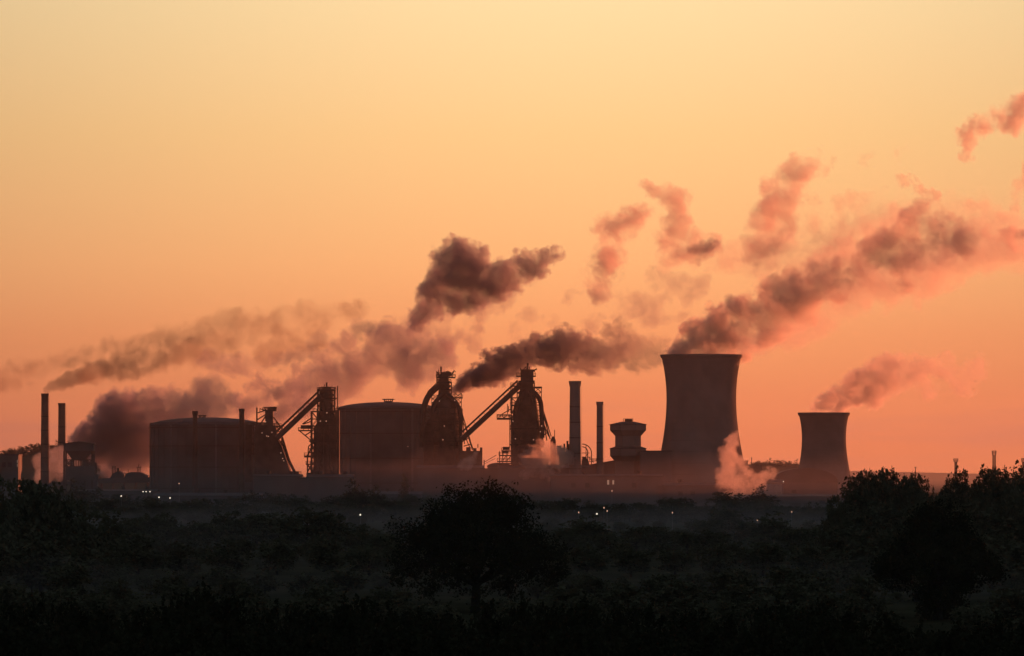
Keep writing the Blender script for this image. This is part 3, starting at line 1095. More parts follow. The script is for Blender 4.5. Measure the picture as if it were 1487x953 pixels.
for i, (x, y, d, m, lab) in enumerate([
    (208, 714, 2560, 'lamp', 'lit lamp, left one of the three in a row before the left gasholder'),
    (212.4, 714, 2560, 'lamp', 'lit lamp, middle one of the three in a row before the left gasholder'),
    (218, 714, 2560, 'lamp', 'lit lamp, right one of the three in a row before the left gasholder'),
    (176.3, 720.4, 2500, 'lamp', 'single bright lamp at a tree top right below the hopper house'),
    (231.2, 722.2, 2450, 'lamp', 'low lamp just above the trees, left of a pair under the gasholder'),
    (247.2, 723.2, 2450, 'lamp', 'low lamp just above the trees, right of a pair under the gasholder'),
    (260.3, 702.2, 2640, 'lamp_and_gap', 'faint lamp high on the foot of the left gasholder'),
    (523.4, 747.6, 2200, 'lamp', 'small lamp among trees left of the big spreading tree'),
    (840.3, 744.2, 2200, 'lamp_and_gap', 'small lamp just right of the big spreading tree'),
    (866.6, 746.3, 2150, 'lamp', 'brighter low lamp of the cluster under the lit windows'),
    (877, 737.4, 2300, 'lamp_and_gap', 'highest lamp of the cluster under the lit windows'),
    (881.6, 742, 2300, 'lamp_and_gap', 'rightmost small lamp of the cluster under the lit windows'),
    (976.3, 744.6, 2250, 'lamp_and_gap', 'lone lamp in the trees below the large cooling tower'),
    (1099.6, 755.4, 2000, 'lamp_and_gap', 'left lamp of the close pair below the pale steam'),
    (1113.4, 756, 2000, 'lamp', 'right brighter lamp of the close pair below the pale steam'),
    (1137.2, 699.6, 2860, 'lamp', 'bright lamp on the round-roofed shed by the small cooling tower'),
    (1149.4, 743.4, 2300, 'lamp_and_gap', 'tiny lamp in the dark strip left of the small cooling tower'),
    (888.6, 713, 2630, 'lamp_and_gap', 'dim lamp on the shed below the two lit windows')]):
    lamp_post(lab, x, y, 1800 if y > 736 else 2270 if 718 < y < 730 else d, m, .24 if m == 'lamp' else (.15 if y > 736 else .22))


def light_mast(label, D, px, top, base, w, heads, hw, hh):
    """lattice floodlight mast"""
    P = PX(D)
    t = thing('floodlight_mast', label, 'floodlight mast', ground_at(px, D), 'floodlight masts on the right skyline')
    b = MB(); P.truss(b, px - w, px + w, top + hh, 690 if base is None else base, w * 2 * P.k, .28, 14, .2); b.build('lattice', 'steel', t)
    b = MB(); b.beam((wx(px, D), D, ground_z(0, D) - .5), P.p(px, 690), .9); b.build('footing', 'steel', t)
    b = MB()
    for r in range(heads[1] + 1):
        y = top + hh * r / heads[1]
        b.beam(P.p(px - hw, y), P.p(px + hw, y), .3)
    for c in (-1, 1):
        b.beam(P.p(px + c * hw * .95, top), P.p(px + c * hw * .6, top + hh), .3)
    b.build('head_frame', 'steel', t)
    for r in range(heads[1]):
        for c in range(heads[0]):
            x = px - hw + 2 * hw * (c + .5) / heads[0]
            y = top + hh * r / heads[1]
            b = MB(); P.box(b, x - hw / heads[0] * .62, x + hw / heads[0] * .62, y - .3, y + hh / heads[1] * .55, -.5, .5); b.build('floodlight', 'dark', t)


light_mast('floodlight mast with wide lamp head left of the taller one', 3600, 1388, 666.5, 692, 1.6, (4, 2), 3.6, 4)
light_mast('tallest floodlight mast, with two stacked lamp rows, on the right skyline', 3500, 1443.6, 655, 692, 2.0, (2, 3), 3.4, 6)
light_mast('short broad floodlight rack at the foot of the tallest mast', 3550, 1433, 681, 692, 1.8, (4, 3), 4.6, 7)
light_mast('floodlight mast cut by the right border', 3550, 1486.5, 666, 692, 1.8, (3, 3), 3.4, 5)


def power_pole(name, label, D, px, top, arm):
    P = PX(D)
    t = thing(name, label, 'mast', ground_at(px, D))
    b = MB(); b.beam((wx(px, D), D, ground_z(0, D)), P.p(px, top), .55 if D < 6000 else .9); b.build('pole', 'steel', t)
    b = MB(); b.beam(P.p(px - arm, top + .6), P.p(px + arm, top + .6), .5); b.build('cross_arm', 'steel', t)


power_pole('power_pole', 'small power pole with a cross arm on the far ridge line', 6500, 1329.5, 678, 2.2)
power_pole('radio_mast', 'thin mast on the wooded hill right of the large cooling tower', 4300, 1091.5, 664.5, .7)


def bird(label, px, py, D, s, flap):
    p = at(px, py, D)
    b = MB()
    b.lathe([(.01, -.28), (.06, -.2), (.09, 0), (.06, .2), (.02, .3)], 0, 0, 8)
    vs = [(x, z, -y) for x, y, z in b.v]        # body along y
    b.v = vs
    t = thing('bird', label, 'bird', p, 'birds in flight')
    me = MB()
    me.v, me.f = [tuple(Vector(v) * s + p) for v in b.v], b.f
    me.build('body', 'feather', t, True)
    for sg in (-1, 1):
        w = MB()
        q = [(0, .12, .02), (0, -.12, .02), (sg * .34, -.06, .02 + flap * .5), (sg * .34, .16, .02 + flap * .5), (sg * .68, -.14, flap * .35), (sg * .6, .02, flap * .4)]
        w.add([tuple(Vector(v) * s + p) for v in q] + [tuple((Vector(v) + Vector((0, 0, -.02))) * s + p) for v in q],
              [(0, 1, 2, 3), (3, 2, 4, 5), (6, 9, 8, 7), (9, 11, 10, 8), (1, 7, 8, 2), (2, 8, 10, 4), (4, 10, 11, 5), (5, 11, 9, 3), (3, 9, 6, 0)])
        w.build('wing', 'feather', t)


bird('small bird, upper of the pair flying right of the small plume', 1416, 554, 1100, .85, .3)
bird('small bird, lower of the pair flying right of the small plume', 1413.5, 564.2, 1150, .7, -.25)
bird('tiny bird low over the hills right of the smaller cooling tower', 1253, 664, 1300, .75, .3)

# ------------------------------------------------------------------ trees


def leaf_mesh(name, centres, size, seed, m, flat=.0):
    """many small leaf sprays: one bent quad each, random tilt"""
    rg = np.random.default_rng(seed)
    c = np.asarray(centres, float)
    n = len(c)
    a = rg.normal(size=(n, 3)); a[:, 2] *= (1 - flat)
    a /= np.linalg.norm(a, axis=1)[:, None]
    b = np.cross(a, rg.normal(size=(n, 3)))
    b /= np.linalg.norm(b, axis=1)[:, None] + 1e-9
    s = (size * rg.uniform(.55, 1.35, n))[:, None]
    w = s * rg.uniform(.45, .8, n)[:, None]
    v = np.stack([c - a * s * .5, c + b * w * .5, c + a * s * .5, c - b * w * .5], 1).reshape(-1, 3)
    me = bpy.data.meshes.new(name)
    me.vertices.add(4 * n)
    me.vertices.foreach_set('co', v.astype(np.float32).ravel())
    me.loops.add(4 * n)
    me.loops.foreach_set('vertex_index', np.arange(4 * n, dtype=np.int32))
    me.polygons.add(n)
    me.polygons.foreach_set('loop_start', np.arange(0, 4 * n, 4, dtype=np.int32))
    me.polygons.foreach_set('loop_total', np.full(n, 4, dtype=np.int32))
    me.materials.append(M[m])
    me.update(calc_edges=True)
    return me


def clump_points(rg, blobs, n_clump, per, spread, inner=.35):
    """clumps spread over the outer part of a crown made of ellipsoid lobes"""
    w = np.array([b[3] * b[4] + b[3] * b[5] for b in blobs]); w /= w.sum()
    pts = []
    for _ in range(n_clump):
        b = blobs[rg.choice(len(blobs), p=w)]
        d = rg.normal(size=3); d /= np.linalg.norm(d)
        if d[2] < -.5:
            d[2] *= .5
        r = 1 - inner * rg.random() ** 1.6 + (.12 if rg.random() < .18 else 0)
        c = np.array(b[:3]) + d * np.array(b[3:6]) * r
        k = int(per * rg.uniform(.6, 1.4))
        pts.append(c + rg.normal(size=(k, 3)) * spread * rg.uniform(.6, 1.25) * np.array([1, 1, .8]))
    return np.concatenate(pts)


def fill_points(rg, blobs, n):
    w = np.array([b[3] * b[4] * b[5] for b in blobs]); w /= w.sum()
    i = rg.choice(len(blobs), size=n, p=w)
    B = np.array(blobs)[i]
    d = rg.normal(size=(n, 3)); d /= np.linalg.norm(d, axis=1)[:, None]
    return B[:, :3] + d * B[:, 3:6] * (rg.random(n)[:, None] ** .45) * .85


def trunk_mesh(name, h, r, rg, limbs, spread):
    b = MB()
    lean = rg.uniform(-.03, .03, 2) * h
    top = Vector((lean[0], lean[1], h))
    b.tube([(0, 0, -.5), (lean[0] * .2, lean[1] * .2, h * .35), (lean[0] * .6, lean[1] * .6, h * .7), top], r, 8, r * .3)
    for i in range(limbs):
        f = .3 + .55 * i / max(1, limbs)
        a = rg.uniform(0, 6.28)
        s = Vector((lean[0] * f, lean[1] * f, h * f))
        e = s + Vector((math.cos(a) * spread, math.sin(a) * spread, h * rg.uniform(.18, .35)))
        b.tube([s, s.lerp(e, .5) + Vector((0, 0, -.05 * h)), e], r * .42, 6, r * .1)
    o = b.build(name, 'bark')
    me = o.data
    bpy.data.objects.remove(o)
    return me


def variant(kind, seed, m):
    """a tree mesh pair (trunk, crown) of about 10 m width and 12 m height"""
    rg = np.random.default_rng(seed)
    if kind == 'round':
        blobs = [(0, 0, 7.0, 3.6, 3.6, 3.8), (0, 0, 3.4, 3.4, 3.4, 3.0)]
        for i in range(13):
            a = rg.uniform(0, 6.28); q = rg.uniform(1.6, 3.4)
            blobs.append((math.cos(a) * q, math.sin(a) * q, rg.uniform(1.6, 9.4), *(rg.uniform(1.4, 2.3) * np.array([1, 1, .85]))))
        pts = np.concatenate([clump_points(rg, blobs, 170, 17, .42), fill_points(rg, blobs, 700)])
        size = .62
    elif kind == 'bushy':
        blobs = []
        for i in range(12):
            a = rg.uniform(0, 6.28); q = rg.uniform(.3, 3.5)
            z = rg.uniform(1.8, 8.8) * (1 - .09 * q)
            blobs.append((math.cos(a) * q, math.sin(a) * q, z, *(rg.uniform(1.4, 2.6) * np.array([1, 1, .9]))))
        blobs.append((0, 0, 8.6, 2.0, 2.0, 2.6))
        blobs.append((0, 0, 4.5, 3.2, 3.2, 3.6))
        pts = np.concatenate([clump_points(rg, blobs, 180, 16, .42), fill_points(rg, blobs, 900)])
        size = .62
    elif kind == 'upright':          # many upright sprays, poplar-like
        blobs = [(0, 0, 5, 3.4, 3.4, 4.6)]
        for i in range(13):
            a = rg.uniform(0, 6.28); q = rg.uniform(.5, 4.1)
            blobs.append((math.cos(a) * q, math.sin(a) * q, rg.uniform(7.6, 10.6) - q * .62, rg.uniform(.75, 1.1), rg.uniform(.75, 1.1), rg.uniform(1.3, 2.1)))
        for i in range(8):
            a = rg.uniform(0, 6.28)
            blobs.append((math.cos(a) * 3.2, math.sin(a) * 3.2, rg.uniform(2, 6), 1.6, 1.6, 2.0))
        pts = np.concatenate([clump_points(rg, blobs, 560, 20, .24, .3), fill_points(rg, blobs, 5000)])
        size = .40
    elif kind == 'shrub':            # rank hedge bush with stray shoots
        blobs = []
        for i in range(10):
            a = rg.uniform(0, 6.28); q = rg.uniform(.3, 3.6)
            blobs.append((math.cos(a) * q, math.sin(a) * q, rg.uniform(3, 9.6) - q * .5, rg.uniform(1.2, 2.2), rg.uniform(1.2, 2.2), rg.uniform(1.4, 2.4)))
        blobs.append((0, 0, 5, 3.8, 3.8, 5.0))
        pts = [clump_points(rg, blobs, 260, 20, .34), fill_points(rg, blobs, 2200)]
        for i in range(22):
            a = rg.uniform(0, 6.28); q = rg.uniform(0, 4.2)
            base = np.array([math.cos(a) * q, math.sin(a) * q, 9.6 - q * .8])
            h = rg.uniform(.7, 2.3)
            t = rg.random(34)
            pts.append(base + np.stack([t * rg.uniform(-.4, .4), t * rg.uniform(-.4, .4), t * h], 1) + rg.normal(size=(34, 3)) * .12)
        pts = np.concatenate(pts)
        size = .40
    elif kind == 'cone':
        blobs = [(0, 0, 1.4 + i * 1.3, 3.3 - i * .38, 3.3 - i * .38, 1.1) for i in range(8)]
        pts = np.concatenate([clump_points(rg, blobs, 150, 16, .36), fill_points(rg, blobs, 700)])
        size = .55
    pts = pts[pts[:, 2] > .2]
    crown = leaf_mesh('crown', pts, size, seed + 1, m)
    top = float(np.percentile(pts[:, 2], 99.0 if kind == 'upright' else 98.8))
    wid = float(np.percentile(pts[:, 0], 98.5) - np.percentile(pts[:, 0], 1.5))
    return (trunk_mesh('trunk', top * .7, .30, rg, 5, 2.2), crown, top, wid)


VAR = {'far': [variant('round', 11, 'leaf_far'), variant('bushy', 12, 'leaf_far'), variant('round', 13, 'leaf_far')],
       'mid': [variant('round', 21, 'leaf'), variant('bushy', 22, 'leaf'), variant('round', 23, 'leaf'), variant('bushy', 24, 'leaf')],
       'up': [variant('upright', 31, 'leaf'), variant('upright', 32, 'leaf'), variant('upright', 33, 'leaf')],
       'cone': [variant('cone', 41, 'leaf_far')],
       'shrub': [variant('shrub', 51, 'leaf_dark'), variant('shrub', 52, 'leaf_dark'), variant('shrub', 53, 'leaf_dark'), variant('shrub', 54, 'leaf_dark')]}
TRNG = random.Random(77)
TREES = []        # (root, row, px)


def plant(kind, px, top, wpx, D, row, name='tree', i=None):
    vs = VAR[kind]
    trunk, crown, ht, wd = vs[TRNG.randrange(len(vs)) if i is None else i % len(vs)]
    base = ground_at(px, D)
    base.z = ground_z(base.x, D) if not row.startswith('hill') else wz(top, D) - 9
    h = wz(top, D) - base.z
    w = min(wpx * D * PXS, 1.4 * h) if row != 'upright' else wpx * D * PXS
    root = bpy.data.objects.new(name, None)
    COL.objects.link(root)
    root.location = base
    root.rotation_euler = (0, 0, TRNG.uniform(0, 6.28))
    root.scale = (w / wd, w / wd, h / ht)
    for nm, me in (('trunk', trunk), ('crown', crown)):
        o = bpy.data.objects.new(nm, me)
        COL.objects.link(o)
        o.parent = root
    TREES.append((root, row, px, top))
    return root


# hazy row at the foot of the works
for x, y, w, d in [(112, 703, 58, 2450), (176, 719, 40, 2440), (214, 722, 42, 2430), (252, 729, 44, 2400), (292, 725, 52, 2420), (333, 723, 46, 2450), (374, 717, 56, 2440),
                   (412, 719, 44, 2420), (447, 724, 38, 2400), (484, 721, 42, 2400), (516, 704.5, 54, 2380), (548, 712, 40, 2400), (574, 728, 40, 2350), (604, 722, 40, 2420),
                   (806, 744, 36, 2300), (842, 748, 40, 2250), (872, 738, 40, 2300), (905, 739, 44, 2350), (936, 731, 44, 2350), (974, 724, 56, 2360), (1012, 735, 40, 2300),
                   (1053, 716.5, 48, 2380), (1102, 711, 56, 2400), (1134, 735, 36, 2350), (1166, 739, 40, 2300), (1200, 736, 40, 2300)]:
    plant('far', x, y, w, d, 'far')
plant('cone', 588, 692, 22, 2480, 'far')
for i in range(46):
    x = 96 + i * 25
    plant('far', x + 11, 742 + TRNG.uniform(-5, 6), 64, 2060 + TRNG.uniform(-60, 60), 'verge')
    plant('far', x + TRNG.uniform(-7, 7), 731 + TRNG.uniform(-6, 7), 60, 2180 + TRNG.uniform(-110, 90), 'verge')
# the wooded hills
for x, y, w in [(6, 655, 26), (22, 652, 20), (34, 649, 22), (50, 646, 22), (66, 645, 24), (84, 643, 24), (102, 644, 24), (120, 645, 24), (136, 649, 22), (150, 660, 22), (166, 674, 22)]:
    plant('far', x, y, w, 3690, 'hill_a')
for x, y, w in [(1092, 673, 16), (1104, 670.5, 18), (1117, 668.5, 18), (1130, 669, 18), (1143, 670.5, 18), (1156, 670, 18), (1168, 672, 18)]:
    plant('far', x, y, w, 4290, 'hill_b')
# middle belt
for x, y, w, d in [(186, 758, 70, 1350), (212, 750, 66, 1400), (240, 748, 70, 1420), (284, 760, 80, 1350), (332, 745, 84, 1400), (372, 748, 76, 1380), (408, 752, 70, 1360), (446, 741, 80, 1300),
                   (484, 751, 76, 1300), (522, 764, 70, 1250), (560, 776, 74, 1200), (826, 766, 60, 1300), (850, 755, 62, 1320), (886, 775, 64, 1250), (924, 766, 66, 1300), (958, 767, 60, 1320),
                   (998, 774, 62, 1250), (1028, 757, 60, 1500), (1052, 739, 70, 1620), (1086, 757, 60, 1450), (1120, 751, 58, 1350), (1152, 770, 60, 1250), (1184, 766, 56, 1250), (1030, 772, 70, 1250),
                   (620, 770, 80, 1300), (770, 770, 80, 1300), (700, 768, 80, 1350)]:
    plant('mid', x, y, w, d, 'mid')
# back belt, dim in the haze
for i in range(38):
    x = -10 + i * 40.5 + TRNG.uniform(-6, 6)
    plant('far' if i % 2 else 'mid', x + TRNG.uniform(-8, 8), 747 + TRNG.uniform(-3, 6) + (6 if 760 < x < 1240 else 0), 62, 1950 + TRNG.uniform(-120, 120), 'back')
for i in range(28):
    x = -5 + i * 55
    plant('mid', x + 12, 779 + TRNG.uniform(-5, 6), 84, 1330 + TRNG.uniform(-50, 50), 'mid')
    plant('mid', x + 26, 757 + TRNG.uniform(-4, 5), 84, 1720 + TRNG.uniform(-70, 70), 'back')
    if not 1180 < x < 1500:
        plant('mid', x + 28, 788 + TRNG.uniform(-5, 7), 96, 1180 + TRNG.uniform(-50, 50), 'mid')
        plant('mid', x + TRNG.uniform(-8, 8), 770 + TRNG.uniform(-5, 7), 84, 1480 + TRNG.uniform(-70, 70), 'mid')
# dark near belt
for x, y, w, d in [(-8, 699, 84, 900), (32, 703, 74, 920), (72, 706, 74, 930), (112, 733, 76, 980), (150, 746, 84, 1000),
                   (200, 782, 96, 1020), (262, 790, 104, 1000), (330, 786, 110, 1020), (402, 788, 108, 1010), (470, 782, 108, 1040), (536, 796, 100, 1000), (598, 806, 90, 980),
                   (800, 800, 90, 980), (852, 794, 96, 1020), (916, 798, 100, 1000), (980, 800, 104, 1010), (1044, 792, 104, 1030), (1108, 790, 104, 1010), (1172, 792, 100, 1000), (1226, 800, 92, 980),
                   (690, 800, 110, 960), (745, 806, 100, 940), (645, 808, 100, 930), (100, 820, 110, 800), (1150, 826, 110, 800), (1060, 832, 110, 780), (1330, 800, 120, 820), (960, 836, 110, 790), (250, 836, 110, 800), (340, 842, 110, 790), (860, 838, 110, 800), (60, 770, 110, 860), (-10, 776, 90, 850), (1440, 780, 120, 900), (1250, 790, 100, 930), (150, 800, 100, 880), (1490, 790, 100, 880)]:
    plant('mid', x, y, w, d, 'near')
# tall upright trees on the right
for x, y, w, d in [(1214, 733, 40, 1060), (1238, 707, 60, 1100), (1266, 692, 62, 1110), (1296, 689, 62, 1100), (1322, 696, 48, 1090), (1340, 722, 34, 1080), (1356, 721, 16, 1120),
                   (1377, 703, 44, 1150), (1398, 692, 54, 1160), (1428, 690, 60, 1150), (1458, 688, 60, 1140), (1488, 685, 64, 1150), (1270, 740, 110, 1050), (1410, 738, 110, 1090)]:
    plant('up', x, y, w, d, 'upright')
# scrub at the edge of the field
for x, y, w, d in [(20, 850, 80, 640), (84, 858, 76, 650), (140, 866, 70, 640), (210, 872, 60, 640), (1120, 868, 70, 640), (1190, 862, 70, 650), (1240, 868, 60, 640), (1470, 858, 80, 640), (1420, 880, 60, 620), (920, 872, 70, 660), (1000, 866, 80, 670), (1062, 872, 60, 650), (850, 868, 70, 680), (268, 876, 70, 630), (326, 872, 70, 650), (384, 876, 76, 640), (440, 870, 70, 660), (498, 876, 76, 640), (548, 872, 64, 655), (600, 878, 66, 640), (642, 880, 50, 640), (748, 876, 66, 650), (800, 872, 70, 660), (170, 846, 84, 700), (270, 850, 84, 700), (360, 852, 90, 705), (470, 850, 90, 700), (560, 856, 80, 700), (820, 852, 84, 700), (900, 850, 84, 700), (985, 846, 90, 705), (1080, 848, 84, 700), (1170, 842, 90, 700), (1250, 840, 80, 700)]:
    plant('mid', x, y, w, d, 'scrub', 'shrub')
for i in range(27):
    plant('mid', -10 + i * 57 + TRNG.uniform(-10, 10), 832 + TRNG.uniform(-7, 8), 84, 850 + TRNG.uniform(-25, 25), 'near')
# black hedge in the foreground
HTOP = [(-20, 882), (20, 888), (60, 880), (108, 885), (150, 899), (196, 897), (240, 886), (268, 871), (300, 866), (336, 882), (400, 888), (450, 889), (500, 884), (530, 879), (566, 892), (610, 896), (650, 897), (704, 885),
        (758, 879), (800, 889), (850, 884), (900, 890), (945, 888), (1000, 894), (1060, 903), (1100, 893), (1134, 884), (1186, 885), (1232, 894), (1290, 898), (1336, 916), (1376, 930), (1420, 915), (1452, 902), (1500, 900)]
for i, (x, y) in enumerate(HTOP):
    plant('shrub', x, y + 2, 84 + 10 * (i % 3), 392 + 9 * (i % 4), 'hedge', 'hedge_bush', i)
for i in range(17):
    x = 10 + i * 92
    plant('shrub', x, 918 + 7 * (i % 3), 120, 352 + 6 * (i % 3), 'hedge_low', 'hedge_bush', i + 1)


def umbrella(f):
    return max(.12, min(1, 1.10 * math.sqrt(max(0, 1 - ((f - .52) / .50) ** 2)))) if f > .2 else .9


def tiered(f):
    return float(np.interp(f, [0, .2, .35, .5, .56, .68, .72, .82, .93, 1.0], [.6, .9, 1.0, .9, .62, .60, .40, .44, .34, .12]))


def grow_tree(name, label, px, D, top, wpx, seed, levels, shape, leaf, n_per, m='leaf', rtrunk=.55):
    """a tree with visible limbs: branches fork again and again and carry leaf sprays at their tips"""
    rg = np.random.default_rng(seed)
    base = ground_at(px, D)
    t = thing(name, label, 'tree', base)
    H = wz(top, D)
    Wd = wpx * D * PXS / 2
    tr, lb = MB(), MB()
    tips = []

    def bend(a, b, k):
        a, b = Vector(a), Vector(b)
        mid = a.lerp(b, .5) + Vector(tuple(rg.normal(size=3) * (b - a).length * k))
        return [a, a.lerp(mid, .6) * .5 + a.lerp(mid, .9) * .5, mid, mid.lerp(b, .5), b]

    def shoot(p, d, L, r, lev):
        d = d.normalized()
        e = p + d * L
        # pull inside the crown outline
        f = shape(e.z / H)
        rad = math.hypot(e.x, e.y)
        if rad > f * Wd and rad > 0:
            e.x *= f * Wd / rad; e.y *= f * Wd / rad
        q = min(1, math.hypot(e.x, e.y) / Wd)
        zm = H * (.50 + .49 * math.sqrt(1 - q ** 3.4 * .97)) if shape is umbrella else H * .985
        if e.z > zm:
            e.z = zm * rg.uniform(.93, 1)
        lb.tube(bend(p, e, .07), r, 7 if lev < 2 else 5, r * .55)
        if lev >= levels:
            tips.append(e)
            return
        n = 3 if lev < levels - 1 else 4
        for i in range(n):
            a = rg.normal(size=3) * .62
            nd = (d + Vector(tuple(a)) + Vector((0, 0, .10))).normalized()
            shoot(p.lerp(e, rg.uniform(.62, 1.0)), nd, L * rg.uniform(.62, .84), r * .52, lev + 1)
            if lev >= 1:
                tips.append(p.lerp(e, rg.uniform(.5, 1)))

    th = H * .24
    tr.tube([(0, 0, -.4), (0, 0, .3), (.1, 0, th * .6), (.15, .05, th)], rtrunk * 1.25, 12, rtrunk * .85)
    main = 10
    for i in range(main):
        a = 2 * math.pi * i / main + rg.uniform(-.3, .3)
        el = rg.uniform(.22, 1.1)
        d = Vector((math.cos(a) * math.cos(el), math.sin(a) * math.cos(el), math.sin(el)))
        shoot(Vector((.15, .05, th * rg.uniform(.7, 1))), d, H * rg.uniform(.26, .34), rtrunk * .5, 0)
    for i in range(5 if shape is umbrella else 1):
        a = 2 * math.pi * i / 5 + .4
        shoot(Vector((.15, .05, th)), Vector((math.cos(a) * .55, math.sin(a) * .55, 1)) if i or shape is umbrella else Vector((.03, 0, 1)), H * .32, rtrunk * .55, 0)
    tr.v = [tuple(Vector(v) + base) for v in tr.v]
    lb.v = [tuple(Vector(v) + base) for v in lb.v]
    tr.build('trunk', 'bark', t, True)
    lb.build('limbs', 'bark', t, True)
    P = np.array([tuple(p) for p in tips])
    q = np.repeat(P, n_per, 0) + rg.normal(size=(len(P) * n_per, 3)) * np.array([.5, .5, .36])
    o = bpy.data.objects.new('crown', leaf_mesh('crown', q, leaf, seed, m))
    COL.objects.link(o)
    o.parent = t
    return t


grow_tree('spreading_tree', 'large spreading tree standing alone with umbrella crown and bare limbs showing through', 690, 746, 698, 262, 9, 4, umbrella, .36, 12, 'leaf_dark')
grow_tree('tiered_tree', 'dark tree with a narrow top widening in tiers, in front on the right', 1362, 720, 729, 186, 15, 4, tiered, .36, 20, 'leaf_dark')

# ---- tell every tree apart by what stands above it
ZONES = [(-99, 48, 'at the left border'), (48, 104, 'below the two left chimneys'), (104, 150, 'below the coal hopper house'), (150, 222, 'below the dark billowing smoke'),
         (222, 300, 'below left half of left gasholder'), (300, 366, 'below right half of left gasholder'), (366, 432, 'below the leftmost furnace'), (432, 500, 'below the second furnace'),
         (500, 566, 'below the domed gasholder'), (566, 640, 'left of the big spreading tree'), (640, 740, 'behind the big spreading tree'), (740, 815, 'right of the big spreading tree'), (815, 865, 'below the thick chimney'),
         (865, 945, 'below the bunker tower'), (945, 1012, "below large cooling tower's left half"), (1012, 1078, "below large cooling tower's right half"), (1078, 1140, 'below the pale steam'),
         (1140, 1205, 'below the smaller cooling tower'), (1205, 1262, 'right of the smaller cooling tower'), (1262, 1345, 'left of the dark tiered tree'), (1345, 1405, 'beside the dark tiered tree'), (1405, 1600, 'below the tallest floodlight mast')]
ROWS = {'far': ('hazy tree in far row', 'hazy trees at the foot of the works'), 'hill_a': ('small faint tree on the hill behind the left chimneys', 'trees on the left hill'),
        'hill_b': ('small faint tree on the hill between the cooling towers', 'trees on the hill between the cooling towers'), 'back': ('dim tree in back belt', 'dim trees of the back belt'),
        'verge': ('small dim tree before the works', 'small trees before the works'),
        'mid': ('dull green tree in middle belt', 'trees of the middle belt'),
        'near': ('broad dark tree in near belt', 'dark trees of the near belt'), 'upright': ('tall dark tree with upright sprays', 'tall upright trees on the right'),
        'scrub': ('low shrub at field edge', 'shrubs at the field edge'), 'hedge': ('black bush on hedge top', 'bushes of the foreground hedge'),
        'hedge_low': ('black bush in lowest hedge rank', 'bushes in the front rank of the hedge')}
ORD = ['leftmost', 'second from left', 'third from left', 'fourth from left', 'fifth from left', 'sixth from left', 'seventh from left', 'eighth from left', 'ninth from left', 'tenth from left', 'eleventh from left']
byz = {}
for rec in TREES:
    root, row, px, top = rec
    z = '' if row in ('hill_a', 'hill_b') else next(t for a, b, t in ZONES if a <= px < b)
    byz.setdefault((row, z), []).append(rec)
for (row, z), recs in byz.items():
    recs.sort(key=lambda r: r[2])
    what, grp = ROWS[row]
    for i, (root, _, px, top) in enumerate(recs):
        s = f'{what} {z}'.strip()
        if len(recs) > 1:
            k = ('left one of two', 'right one of two')[i] if len(recs) == 2 else ('rightmost' if i == len(recs) - 1 else ORD[i])
            s += ', ' + k
        tag(root, s, 'shrub' if row in ('scrub', 'hedge', 'hedge_low') else 'tree', grp)

# ------------------------------------------------------------------ smoke and steam


